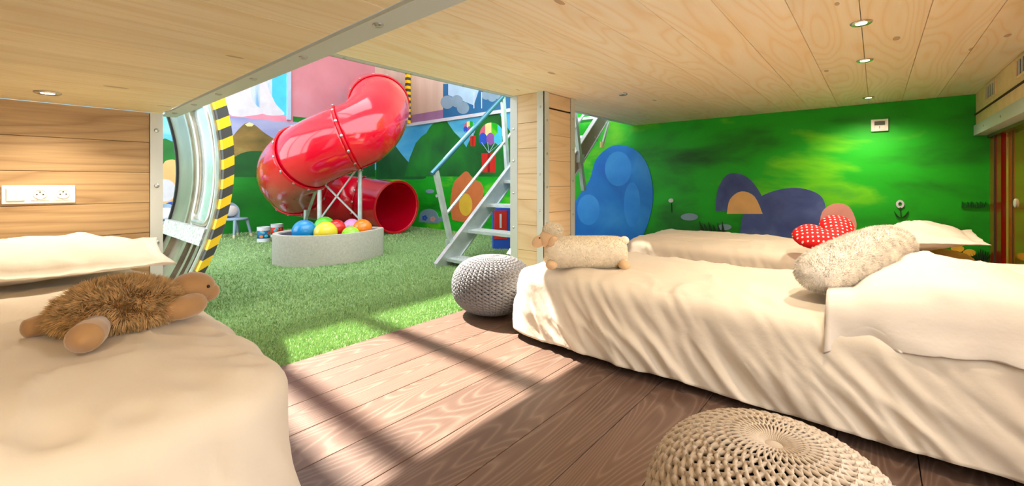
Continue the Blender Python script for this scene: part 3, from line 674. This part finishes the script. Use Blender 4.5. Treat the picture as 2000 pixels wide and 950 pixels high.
# ------------------------------------------------------------------ kids' stools, tins, toy box
def kid_chair(px, py, D, label, turn):
    b = at(px, py, D); b.z = -.012; t = thing('kids_chair', b, label, 'chair', 'small grey-blue chairs by the far wall')
    Rz = Matrix.Rotation(turn, 3, 'Z')
    for sx in (-1, 1):
        for sy in (-1, 1):
            foot = b + Rz @ Vector((sx * .15, sy * .14, .0)); top = b + Rz @ Vector((sx * .10, sy * .10, .275))
            l = MB().tube([foot, top], lambda u: .017 + .006 * u, 10).build('leg', 'stool_blue', t); MB().tube([foot, foot.lerp(top, .18)], lambda u: .0185 + .001 * u, 10).build('leg_tip', 'stool_tip', l)
    MB().lathe([(.01, .262), (.155, .262), (.165, .272), (.165, .286), (.155, .296), (.01, .298)], b, 28).build('seat', 'stool_blue', t, smooth=True)
    m = MB(); n = 20
    pts = [Vector((.15 * math.cos(a), .15 * math.sin(a), 0)) for a in [math.radians(30 + 120 * i / n) for i in range(n + 1)]]
    vs = []
    for i, p in enumerate(pts):
        hgt = .40 + .14 * math.sin(math.pi * i / n) ** .6
        for rr, z in ((1.0, .295), (1.0, hgt), (.90, hgt), (.90, .295)): vs.append(b + Rz @ Vector((p.x * rr, p.y * rr, z)))
    m.add(vs, [(i * 4 + k, i * 4 + (k + 1) % 4, i * 4 + 4 + (k + 1) % 4, i * 4 + 4 + k) for i in range(n) for k in range(4)] + [(0, 1, 2, 3), (n * 4 + 3, n * 4 + 2, n * 4 + 1, n * 4)])
    m.build('backrest', 'stool_blue', t); 
    MB().ellipsoid(b + Rz @ Vector((0, .10, .40)), (.12, .045, .085), Rz, nu=20, nv=12).build('back_cushion', 'stool_white', t, smooth=True)
kid_chair(461, 459, 6.62, 'small grey-blue chair with a white back cushion standing beside the hazard striped edge', .4)
kid_chair(322, 461, 6.0, 'small grey-blue chair standing behind the end of the board wall', -.3)
def tin(px, py, D, c1, c2, label):
    b = at(px, py, D); b.z = -.012; t = thing('picture_tin', b, label, 'tin', 'printed tins on the turf')
    r, h = .085, .21
    MB().lathe([(r, .0), (r, .05)], b, 24).build('base_band', 'paint_white', t, smooth=False)
    MB().lathe([(r * .985, .05), (r * .985, h - .05)], b, 24).build('body', c1, t, smooth=True)
    MB().lathe([(r, h - .05), (r, h), (r * .9, h), (r * .9, h - .02)], b, 24).build('rim', 'paint_white', t)
    rnd = random.Random(px)
    for k in range(9):
        a = rnd.uniform(-2.6, -.3) + 0; z = rnd.uniform(.06, h - .06); p = b + Vector((r * math.cos(a), r * math.sin(a), z)); 
        Rr = Matrix.Rotation(a, 3, 'Z')
        MB().ellipsoid(p, (.004, rnd.uniform(.012, .028), rnd.uniform(.01, .022)), Rr, 12, 8).build('print_patch', rnd.choice([c2, 'paint_orange', 'paint_red', 'paint_gold', 'paint_cyan']), t)
tin(515, 470, 6.1, 'paint_deep_blue', 'paint_cyan', 'white rimmed tin with mostly blue print standing on the turf')
tin(541, 466, 6.55, 'paint_red', 'paint_orange', 'white rimmed tin with red and orange print partly behind the ball pit')
b = at(985, 482, 5.5); b.z = 0
tb = thing('toy_box', (b.x, b.y, -.01), 'tall blue toy carton with a red front panel and numeral 1', 'box')
Rt = Matrix.Rotation(math.radians(-42), 3, 'Z')
MB().box((b.x, b.y, .25), (.30, .20, .52), Rt).build('carton', 'paint_blue', tb)
fr = b + Rt @ Vector((-.06, -.104, 0))
MB().box((fr.x, fr.y, .30), (.16, .01, .36), Rt).build('front_panel', 'paint_red', tb)
cu = bpy.data.curves.new('numeral', 'FONT'); cu.body = '1'; cu.size = .26; cu.extrude = .003; cu.align_x = 'CENTER'
tmp = bpy.data.objects.new('numeral', cu); COL.objects.link(tmp); dg = bpy.context.evaluated_depsgraph_get()
nm = bpy.data.meshes.new_from_object(tmp.evaluated_get(dg)); bpy.data.objects.remove(tmp); nm.materials.append(M['paint_white'])
no = bpy.data.objects.new('numeral', nm); COL.objects.link(no); q = fr + Rt @ Vector((0, -.009, 0)); no.location = (q.x, q.y, .26); no.rotation_euler = (math.pi / 2, 0, math.radians(-42)); attach(no, tb)
# ------------------------------------------------------------------ metal stairs
st = thing('metal_staircase', (2.75, 2.9, -.01), 'open aluminium staircase with handrails climbing behind the pillar', 'staircase')
YA, YC = 3.31, 2.50; sl_ = .90
def zs(x): return (x - 2.70) * sl_
for y, mt in ((YA, 'aluminium'), (YC, 'string_brown')):
    d = .17
    xs = 2.70 if y == YA else 2.88
    pts = [Vector((xs, y - .012, -.01)), Vector((xs + .24 if y == YA else 2.97, y - .012, -.01)), Vector((4.93, y - .012, zs(4.93) - .20)), Vector((4.93, y - .012, zs(4.93) + .03)), Vector((xs, y - .012, zs(xs) + .03))]
    stg = MB().prism(pts, (0, .024, 0)).build('string', mt, st)
    MB().bar((xs, y, zs(xs) + .03), (4.93, y, zs(4.93) + .03), .05, .012).build('string_cap', 'aluminium', stg)
    MB().bar((2.94, y, -.008), (4.93, y, zs(4.93) - .20), .05, .012).build('string_lip', 'aluminium', stg)
for k in range(7):
    x = 2.93 + .29 * k; z = .07 + .262 * k
    m = MB().span((x - .10, YC + .014, z - .03), (x + .12, YA - .014, z)); tr = m.build('tread', 'aluminium', st)
    for i in range(5): MB().span((x - .09 + i * .042, YC + .02, z), (x - .075 + i * .042, YA - .02, z + .004)).build('grip_ridge', 'steel_grey', tr)
    for y in (YC - .016, YA + .016): bolt((x, y, z - .02), (0, -1 if y < 3 else 1, 0), tr, .9)
for y, mat in ((YA + .02, 'aluminium_rail'), (YC - .03, 'aluminium')):
    a = Vector((2.72, y, .95)); e = Vector((3.72, y, 1.84))
    if y < 3: a = Vector((3.62, y, 1.66)); e = Vector((4.4, y, 2.36))
    if y > 3:
        MB().tube([a + Vector((-.05, 0, -.03)), e], .024, 12).build('handrail', mat, st)
        MB().tube([(2.86, y, .52), (3.86, y, 1.42)], .016, 10).build('mid_rail', 'aluminium', st)
        MB().bar((2.95, y, .10), a, .05, .04, up=(0, 1, 0)).build('rail_post', 'aluminium', st)
        MB().bar((2.93, y + .03, .10), (2.90, y + .03, .25), .05, .03, up=(0, 1, 0)).build('post_bracket', 'aluminium', st)
        MB().bar((3.80, y, zs(3.8)), (3.72, y, 1.84), .05, .04, up=(0, 1, 0)).build('rail_post', 'aluminium', st)
    else:
        p0 = ony(1140, 372, y); p1 = ony(1120, 205, y)
        MB().bar(p0, p1, .05, .04, up=(0, 1, 0)).build('rail_post', 'aluminium', st)
        q0 = ony(1105, 275, y); q1 = ony(1150, 210, y); MB().tube([q0, q1], .016, 10).build('rail_brace', 'aluminium', st)
        MB().box(ony(1133, 310, y), (.10, .05, .09)).build('post_bracket', 'aluminium', st)
        q = ony(1170, 260, y); MB().box((q.x, y + .04, q.z - .05), (.03, .03, .1)).build('post_bracket', 'steel_grey', st)
q0 = ony(1176, 283, YC - .02); MB().box(q0, (.07, .02, .07)).build('clamp', 'paint_cream', st)
q1 = ony(1188, 240, YC - .02); MB().bar(q0 + Vector((0, -.005, 0)), q1 + Vector((0, -.005, 0)), .02, .03).build('guide_rail', 'steel_grey', st)

# ------------------------------------------------------------------ bedding
def drape(name, x0, x1, y0, y1, ztop, drop, mat, label, seed, cr=.10, br=.07, flare=.02, amp=.018, slant=1.6, kf=24., puff=.03):
    """cloth over a mattress: rings from the middle of the top, over a rounded edge and down the sides"""
    cx, cy = (x0 + x1) / 2, (y0 + y1) / 2; hx, hy = (x1 - x0) / 2 - br, (y1 - y0) / 2 - br
    per = []; per_s = [0]
    def rr(n=14, st=.011):
        pts = []
        for (sx, sy, a0) in ((1, -1, -90), (1, 1, 0), (-1, 1, 90), (-1, -1, 180)):
            for i in range(n + 1):
                a = math.radians(a0 + 90 * i / n)
                pts.append((cx + sx * (hx - cr) + cr * math.cos(a), cy + sy * (hy - cr) + cr * math.sin(a), math.cos(a), math.sin(a)))
        out = []
        for i in range(len(pts)):
            p, q = pts[i], pts[(i + 1) % len(pts)]; d = math.hypot(q[0] - p[0], q[1] - p[1]); k = max(1, int(d / st))
            for j in range(k):
                t = j / k; nx, ny = p[2] + (q[2] - p[2]) * t, p[3] + (q[3] - p[3]) * t; l = math.hypot(nx, ny)
                out.append((p[0] + (q[0] - p[0]) * t, p[1] + (q[1] - p[1]) * t, nx / l, ny / l))
        return out
    P = rr(); n = len(P); rows = []
    for i in range(1, 29): rows.append(('t', i / 28.))
    nb = 7
    for i in range(1, nb + 1): rows.append(('b', i / nb))
    nd = 26
    for i in range(1, nd + 1): rows.append(('d', i / nd))
    vs = []; s = 0; ss = []
    for i in range(n):
        ss.append(s); q = P[(i + 1) % n]; s += math.hypot(q[0] - P[i][0], q[1] - P[i][1])
    dl = drop - br
    for kind, t in rows:
        for i, (px, py, nx, ny) in enumerate(P):
            if kind == 't':
                f = t; x = cx + (px - cx) * f; y = cy + (py - cy) * f; z = ztop; o = 0; dd = 0
                edge = min(hx - abs(x - cx), hy - abs(y - cy)); z += puff * (1 - math.exp(-max(0, edge) / .12)) - puff
            elif kind == 'b':
                a = t * math.pi / 2; o = br * math.sin(a); x, y = px + nx * o, py + ny * o; z = ztop - puff - br * (1 - math.cos(a)); dd = br * a
            else:
                o = br + flare * t; x, y = px + nx * o, py + ny * o; z = ztop - puff - br - t * (dl - puff); dd = br * 1.57 + t * dl
            w = ss[i] * 1.0
            N = lambda a_, b_, c_: mn.noise(Vector((a_, b_, c_ + seed)))
            # soft unevenness everywhere
            z += .010 * N(x * 3.1, y * 3.1, 0) + .005 * N(x * 7, y * 7, 5)
            cre = 1 - abs(N(x * 2.6 + .5 * N(x * 5, y * 5, 9), y * 2.6, 3)); z += .010 * max(0, cre - .86) / .14 * (1 if kind == 't' else .4)
            if kind != 't':
                g = min(1, dd / .26); q = w + slant * dd
                rid = lambda a_, b_, c_: 1 - 2.4 * abs(N(a_, b_, c_))
                fold = .9 * rid(q * kf * .22 + .6 * N(w * 2, dd * 3, 1), dd * 1.1, 2) + .55 * rid(q * kf * .5 + .5 * N(w * 4, dd * 4, 6), dd * 2.0, 7) + .25 * rid(q * kf * 1.1, dd * 4, 12)
                k = amp * (.12 + .88 * g ** 1.1) * fold * (0.55 + 1.0 * abs(N(w * 1.1, 0, 4)))
                x += nx * k; y += ny * k; z += .010 * fold * g * t if kind == 'd' else .004 * fold
            else:
                edge = min(hx - abs(x - cx), hy - abs(y - cy))
                z += amp * .35 * math.exp(-max(0, edge) / .10) * (1 - 2.4 * abs(N(x * 9 + y * 4, y * 9 - x * 3, 21)))
                z += .006 * max(0, 1 - 9 * abs(N(x * 1.7 + .4 * N(y * 3, x * 2, 2), y * 1.7, 31))) + .004 * max(0, 1 - 7 * abs(N(x * 4, y * 3.1, 41)))
            vs.append((x, y, z))
    fs = [(r * n + i, r * n + (i + 1) % n, (r + 1) * n + (i + 1) % n, (r + 1) * n + i) for r in range(len(rows) - 1) for i in range(n)]
    vs.append((cx, cy, ztop)); c = len(vs) - 1
    fs += [(i, (i + 1) % n, c) for i in range(n)]
    m = MB(); m.add(vs, fs); o = m.build(name, mat, smooth=True, origin=(cx, cy, ztop - drop))
    md = o.modifiers.new('thickness', 'SOLIDIFY'); md.thickness = .006; md.offset = -1
    return tag(o, label, 'duvet')
def bed(x0, x1, y0, y1, z, label):
    t = thing('bed', ((x0 + x1) / 2, (y0 + y1) / 2, 0), label, 'bed')
    MB().span((x0 + .10, y0 + .10, .05), (x1 - .10, y1 - .10, .16)).build('base', 'bed_base', t)
    for sx in (x0 + .16, x1 - .16):
        for sy in (y0 + .16, y1 - .16): MB().span((sx - .03, sy - .03, .0), (sx + .03, sy + .03, .06)).build('leg', 'bed_base', t)
    MB().span((x0 + .09, y0 + .09, .162), (x1 - .09, y1 - .09, z - .055)).build('mattress', 'mattress', t, bevel=.03)
bed(-.52, .42, .96, 2.80, .44, 'low bed against the brown board wall, hidden under a cream duvet')
drape('duvet', -.53, .43, .95, 2.79, .445, .40, 'linen', 'cream duvet hanging over the foot of the bed by the brown board wall', 11, kf=17, amp=.040, slant=-.25)
bed(1.78, 2.70, -.46, 1.54, .385, 'low bed with the knitted poufs beside it, hidden under a white duvet')
drape('duvet', 1.77, 2.71, -.47, 1.55, .395, .365, 'linen', 'wrinkled white duvet with deep side folds beside the knitted poufs', 23, kf=30, amp=.030, slant=-.75)
bed(3.20, 4.10, -.46, 1.56, .40, 'low bed next to the green wall, hidden under a white duvet')
drape('duvet', 3.19, 4.11, -.47, 1.57, .41, .375, 'linen', 'white duvet on the bed next to the green painted wall', 37, kf=24, amp=.022, slant=-.5)
def pillow(c, size, rot, label, seed, flange=.05, sag=None, mat='linen_pillow', name='pillow'):
    """stuffed pillow with a flat stitched border"""
    m = MB(); nu, nv = 64, 48; L, W, T = size; R = rot; top = []; vs = []
    for side in (1, -1):
        for j in range(nv + 1):
            for i in range(nu + 1):
                u = -1 + 2 * i / nu; v = -1 + 2 * j / nv
                fu = min(1, (1 - abs(u)) * L / 2 / flange - 1) if flange else 1; du = max(0, (L / 2 * (1 - abs(u)) - flange)); dv = max(0, (W / 2 * (1 - abs(v)) - flange))
                h = (min(1, du / (L * .32)) ** .55) * (min(1, dv / (W * .34)) ** .55)
                x = u * L / 2 * (1 - .05 * (1 - v * v) * abs(u) ** 3); y = v * W / 2 * (1 - .05 * (1 - u * u) * abs(v) ** 3)
                N = mn.noise(Vector((x * 7, y * 7, seed))); N2 = mn.noise(Vector((x * 16, y * 16, seed + 3)))
                z = side * (h * T / 2 * (1 + .12 * N) + .002) + .006 * N2 * (1 if h > 0 else .6) + .010 * mn.noise(Vector((x * 5, y * 5, seed + 8)))
                cr_ = max(0, 1 - 5 * abs(mn.noise(Vector((x * 3.2 + .3 * N2, y * 3.2, seed + 20))))) * .018 + max(0, 1 - 6 * abs(mn.noise(Vector((x * 6.5, y * 5.5 + .3 * N, seed + 30))))) * .009
                if side > 0: z += cr_ * (.35 + .65 * min(1, h))
                if side < 0: z *= .75
                p = R @ Vector((x, y, z)); p = Vector(c) + p
                if sag: p = sag(p, h)
                vs.append(p)
    k = (nu + 1) * (nv + 1)
    for s_ in (0, 1):
        for j in range(nv):
            for i in range(nu):
                a = s_ * k + j * (nu + 1) + i; m.f.append((a, a + 1, a + nu + 2, a + nu + 1)); m.mi.append(0)
    per = [i for i in range(nu)] + [j * (nu + 1) + nu for j in range(nv)] + [nv * (nu + 1) + i for i in range(nu, 0, -1)] + [j * (nu + 1) for j in range(nv, 0, -1)]
    for q in range(len(per)): a, b = per[q], per[(q + 1) % len(per)]; m.f.append((a, b, b + k, a + k)); m.mi.append(0)
    m.v = [tuple(v) for v in vs]
    return tag(m.build(name, mat, smooth=True, origin=c), label, 'pillow')
Rx = lambda a: Matrix.Rotation(math.radians(a), 3, 'X'); Ry = lambda a: Matrix.Rotation(math.radians(a), 3, 'Y'); Rz = lambda a: Matrix.Rotation(math.radians(a), 3, 'Z')
pillow((.02, 2.50, .53), (.86, .56, .17), Rz(-3) @ Rx(6), 'plump white pillow with flat border against the brown board wall', 2.2)
def overhang(p, h):
    o = 1.86 - p.x
    if o <= 0: return p
    k = .085; a = min(o / k, 1.35)
    e_ = max(0, o - k * 1.35); wv = mn.noise(Vector((p.y * 5.5, e_ * 3, 2))) + .5 * mn.noise(Vector((p.y * 13, e_ * 4, 6)))
    return Vector((1.86 - k * math.sin(a) - e_ * (.22 + .30 * wv) - .012 * wv, p.y + .10 * e_ * wv, p.z - k * (1 - math.cos(a)) - e_ * (.80 + .15 * wv)))
pillow((2.16, -.17, .475), (1.07, .66, .17), Rz(3) @ Rx(-4), 'large white pillow with drooping border under the grey fur cushion', 5.1, flange=.09, sag=overhang)
pillow((3.66, -.19, .495), (.84, .54, .18), Rz(-2) @ Rx(-6), 'white pillow behind the red polka dot cushion', 8.4)
# ------------------------------------------------------------------ fur helper
def fur(obj_name, o, n, ln, wd, mat, parent, droop=.4, seed=1, clump=.5, zmin=None):
    me = o.data; rnd = random.Random(seed); og = Vector(o.location); 
    par = o
    tris = []; areas = []; tot = 0
    me.calc_loop_triangles()
    for t in me.loop_triangles:
        if t.area <= 0: continue
        tot += t.area; areas.append(tot); tris.append(t)
    import bisect
    vs = []; fs = []
    for i in range(n):
        t = tris[min(len(tris) - 1, bisect.bisect(areas, rnd.random() * tot))]
        a, b, c = [me.vertices[k].co for k in t.vertices]; u, v = rnd.random(), rnd.random()
        if u + v > 1: u, v = 1 - u, 1 - v
        p = a + (b - a) * u + (c - a) * v; nr = t.normal.copy()
        if zmin is not None and (p.z < zmin): continue
        q = p * 40; fl = Vector((mn.noise(q), mn.noise(q + Vector((9, 3, 1))), mn.noise(q + Vector((1, 7, 5))) - droop)) * clump
        d = (nr + fl + Vector((rnd.uniform(-.25, .25), rnd.uniform(-.25, .25), rnd.uniform(-.25, .25)))).normalized()
        sd = d.cross(Vector((rnd.uniform(-1, 1), rnd.uniform(-1, 1), rnd.uniform(-1, 1)))).normalized() * wd
        l = ln * rnd.uniform(.6, 1.2); k = len(vs)
        vs += [p - sd, p + sd, p + d * l]; fs.append((k, k + 1, k + 2))
    m2 = bpy.data.meshes.new(obj_name); m2.from_pydata([tuple(v) for v in vs], [], fs); m2.materials.append(M[mat])
    f = bpy.data.objects.new(obj_name, m2); COL.objects.link(f); f.parent = parent
    f.location = o.location; stuff(f); return f
# ------------------------------------------------------------------ turtle
tz = .450
tu = thing('plush_turtle', (.19, 1.62, tz), 'brown plush turtle with shaggy shell lying on the cream duvet', 'plush toy')
ang = math.atan2(1.6 - 1.70, .25); RT = Matrix.Rotation(ang, 3, 'Z')
def shellfn(p): return Vector((p.x, p.y, p.z if p.z > 0 else p.z * .45))
tc = Vector((.185, 1.635, tz + .035))
MB().ellipsoid(tc + Vector((0, 0, -.016)), (.135, .098, .022), RT, 28, 12).build('belly', 'turtle_skin', tu, smooth=True)
sh = MB().ellipsoid(tc, (.138, .112, .082), RT, 36, 22, shellfn).build('shell', 'turtle_under', tu, smooth=True)
fur('fur', sh, 20000, .024, .0014, 'turtle_fur', tu, droop=.5, seed=4, clump=.8)
def limb(pts, rs, name, mat, parent, flat=.62):
    m = MB(); pp = smoothpath(pts, 6); n = len(pp)
    def r(t):
        f = t * (len(rs) - 1); i = min(int(f), len(rs) - 2); return rs[i] + (rs[i + 1] - rs[i]) * (f - i)
    m.tube(pp, r, 16); 
    return m.build(name, mat, parent, smooth=True)
fl = .028
limb([(.13, 1.57, tz + .034), (.125, 1.51, tz + .032), (.110, 1.46, tz + .034), (.098, 1.425, tz + .034), (.092, 1.398, tz + .034)], [.022, .026, .034, .034, .005], 'flipper', 'turtle_skin', tu)
limb([(.09, 1.68, tz + .032), (.065, 1.675, tz + .028), (.035, 1.665, tz + .027), (.012, 1.655, tz + .026), (.004, 1.652, tz + .026)], [.020, .022, .026, .022, .004], 'flipper', 'turtle_skin', tu)
limb([(.24, 1.57, tz + .036), (.265, 1.555, tz + .034), (.300, 1.555, tz + .032), (.335, 1.575, tz + .032), (.352, 1.59, tz + .032), (.356, 1.592, tz + .032)], [.022, .027, .033, .033, .026, .005], 'flipper', 'turtle_skin', tu)
limb([(.26, 1.70, tz + .034), (.29, 1.72, tz + .030), (.33, 1.73, tz + .028), (.36, 1.725, tz + .027), (.365, 1.724, tz + .027)], [.018, .022, .026, .024, .004], 'flipper', 'turtle_skin', tu)
hd = MB().ellipsoid((.345, 1.635, tz + .066), (.060, .050, .050), Matrix.Rotation(-.15, 3, 'Z'), 24, 16).ellipsoid((.382, 1.632, tz + .050), (.034, .034, .030), None, 20, 12).build('head', 'turtle_skin', tu, smooth=True)
limb([(.28, 1.63, tz + .050), (.31, 1.632, tz + .056), (.34, 1.635, tz + .06)], [.034, .034, .034], 'neck', 'turtle_skin', tu)
for y in (1.592, 1.672): MB().ellipsoid((.376, y, tz + .074), (.005, .005, .005), None, 12, 8).build('eye', 'eye_black', tu, smooth=True)
tu.location.y -= .055; tu.location.x += .004
# ------------------------------------------------------------------ sheep bolster
bz = .395
d = Vector((S, -C, 0)); e = Vector((C, S, 0)); c = at(1143, 500, 2.235); c.z = bz + .079
sp = thing('plush_sheep', (c.x, c.y, bz), 'cream plush sheep bolster lying at the foot of the white bed', 'plush toy')
RS = Matrix((d, e, Vector((0, 0, 1)))).transposed()
def cyl(p):
    f = 1 / max(1e-6, (abs(p.x) ** 7 + (p.y ** 2 + p.z ** 2) ** 3.5) ** (1 / 7)); return p * f
body = MB().ellipsoid(c, (.208, .080, .080), RS, 48, 32, cyl).build('body', 'sheep_wool', sp, smooth=True, origin=c)
fur('wool', body, 26000, .007, .0010, 'sheep_wool', sp, droop=.1, seed=6, clump=.5)
hc = c - d * .195 + Vector((0, 0, .075)) + e * (-.02)
head = MB().ellipsoid(hc, (.055, .048, .046), RS @ Ry(-30), 24, 16).ellipsoid(hc - d * .05 + Vector((0, 0, -.018)), (.040, .032, .030), RS @ Ry(-35), 20, 12).build('head', 'sheep_skin', sp, smooth=True)
tuft = MB().ellipsoid(hc + d * .022 + Vector((0, 0, .040)), (.050, .046, .036), RS, 24, 16).build('wool_cap', 'sheep_wool', sp, smooth=True, origin=hc)
fur('wool', tuft, 5000, .009, .001, 'sheep_wool', sp, droop=.1, seed=8)
for s in (-1, 1): MB().ellipsoid(hc + e * s * .045 + d * .012 + Vector((0, 0, -.014)), (.016, .012, .034), RS @ Rx(-s * 25) @ Ry(20), 16, 10).build('ear', 'sheep_skin', sp, smooth=True)
for s in (-1, 1): MB().ellipsoid(hc - d * .048 + e * s * .030 + Vector((0, 0, .004)), (.004, .004, .004), None, 10, 8).build('eye', 'eye_black', sp, smooth=True)
for s in (-1, 1):
    for q in (-1, 1): MB().ellipsoid(c + d * s * .185 + e * q * .075 + Vector((0, 0, -.055)), (.030, .036, .023), RS, 18, 12).build('foot', 'sheep_skin', sp, smooth=True)
tl = MB().ellipsoid(c + d * .205 + Vector((0, 0, .06)), (.026, .024, .022), RS, 16, 10).build('tail', 'sheep_wool', sp, smooth=True)
# ------------------------------------------------------------------ fur cushion and polka-dot heart
ca, cb = Vector((1.93, .20, .478)), Vector((2.40, -.08, .605)); cm = (ca + cb) / 2; ax = (cb - ca).normalized(); ay = Vector((0, 0, 1)).cross(ax).normalized(); az = ax.cross(ay)
RF = Matrix((ax, ay, az)).transposed() @ Rx(25)
fc = thing('fur_cushion', (cm.x, cm.y, .45), 'long grey and white fur cushion leaning on the large white pillow', 'cushion')
def cush(p):
    f = 1 / max(1e-6, (abs(p.x) ** 3.2 + (p.y ** 2 + p.z ** 2) ** 1.6) ** (1 / 3.2)); return p * f
cb_ = MB().ellipsoid(cm, (.285, .095, .075), RF, 56, 32, cush).build('cushion_body', 'grey_cushion', fc, smooth=True, origin=cm)
fur('fur', cb_, 26000, .011, .0010, 'grey_fur', fc, droop=.2, seed=9, clump=.9)
hm = MB(); n = 60; outl = []
for k in range(n):
    t = 2 * math.pi * k / n
    outl.append((.0115 * 16 * math.sin(t) ** 3, .0105 * (13 * math.cos(t) - 5 * math.cos(2 * t) - 2 * math.cos(3 * t) - math.cos(4 * t)) + .02))
vs = []; rings = 12
for s in (1, -1):
    for j in range(rings + 1):
        f = j / rings
        for x, y in outl: vs.append((x * f, y * f, s * .062 * (max(0, 1 - f ** 2.4)) ** .6 * (1 - .35 * math.exp(-((x * f) / .035) ** 2) * (1 if y * f > .02 else .2))))
m = MB(); m.v = vs; kk = (rings + 1) * n
for s in (0, 1):
    for j in range(rings):
        for k in range(n): a = s * kk + j * n; m.f.append((a + k, a + (k + 1) % n, a + n + (k + 1) % n, a + n + k)); m.mi.append(0)
hp_ = onz(1622, 470, .47); hp_ = at(1622, 464, 2.58)
ho = m.build('heart_cushion', 'red_dots', smooth=True, weld=True)
up_ = (Rz(math.degrees(TH) - 90) @ Matrix.Identity(3))
ho.rotation_euler = ((Matrix.Rotation(TH - math.pi / 2, 3, 'Z')) @ Ry(-20) @ Rx(38) @ Rz(0)).to_euler(); ho.location = hp_
tag(ho, 'red heart cushion with white polka dots leaning against a white pillow', 'cushion')
# ------------------------------------------------------------------ knitted poufs
def pouf_prof(t, R, Hh):
    """t 0 (top centre) .. 1 (bottom centre): radius, height"""
    a = math.pi * t; r = math.sin(a); z = math.cos(a)
    r = (abs(r) ** .80) * R; z = (abs(z) ** .92) * (1 if z > 0 else -1)
    dim = .022 * math.exp(-(r / .035) ** 2) if t < .5 else 0
    return r, Hh / 2 + z * Hh / 2 - dim
def knit_mesh(R, Hh, ncol, nst):
    m = MB(); ns = nst * 4
    for cidx in range(ncol):
        for ph in (0, 1):
            pts = []; base = 2 * math.pi * (cidx + .5 * ph) / ncol
            for i in range(ns + 1):
                t = .012 + .93 * i / ns; r, z = pouf_prof(t, R, Hh)
                amp = .33 * 2 * math.pi / ncol
                a = base + amp * math.sin(i * math.pi / 2 + (math.pi if ph else 0) * 1.0)
                rr = r + .005 * math.cos(i * math.pi / 2 + ph * math.pi / 2)
                pts.append(Vector((rr * math.cos(a), rr * math.sin(a), z)))
            def rad_(u, R=R):
                r, _ = pouf_prof(.012 + .93 * u, R, Hh); return max(.0026, min(.0094, r * 2 * math.pi / ncol * .27))
            m.tube(pts, rad_, 5, caps=False)
    o = m.build('knit', 'knit_daylit_grey', smooth=True); me = o.data; bpy.data.objects.remove(o); return me
def pouf(loc, R, Hh, mat, label, me, rot):
    t = thing('knitted_pouf', loc, label, 'pouf', 'chunky knitted floor poufs')
    prof = [pouf_prof(i / 40, R - .009, Hh - .012) for i in range(41)]
    cr = MB().lathe([(max(.001, r), z + .004) for r, z in prof], loc, 48).build('core', 'knit_core', t, smooth=True)
    k = bpy.data.objects.new('knit_cover', me.copy()); k.data.materials[0] = M[mat]; COL.objects.link(k); k.location = loc; k.scale = (R / .25, R / .25, 1); k.rotation_euler = (0, 0, rot); attach(k, t)
    MB().ellipsoid(Vector(loc) + Vector((0, 0, Hh - .022)), (.020, .020, .010), None, 16, 10).build('top_button', mat, t, smooth=True)
kme = knit_mesh(.25, .36, 40, 26)
p1 = at(962, 600, 2.74); pouf((p1.x, p1.y, .004), .25, .36, 'knit_daylit_grey', 'daylight-grey chunky knitted pouf next to the turf by the foot of the bed', kme, .3)
p2 = at(1512, 600, .795); pouf((p2.x, p2.y, .004), .222, .36, 'knit_beige', 'beige chunky knitted pouf on the oak boards near the pillow end of the bed', kme, 1.1)
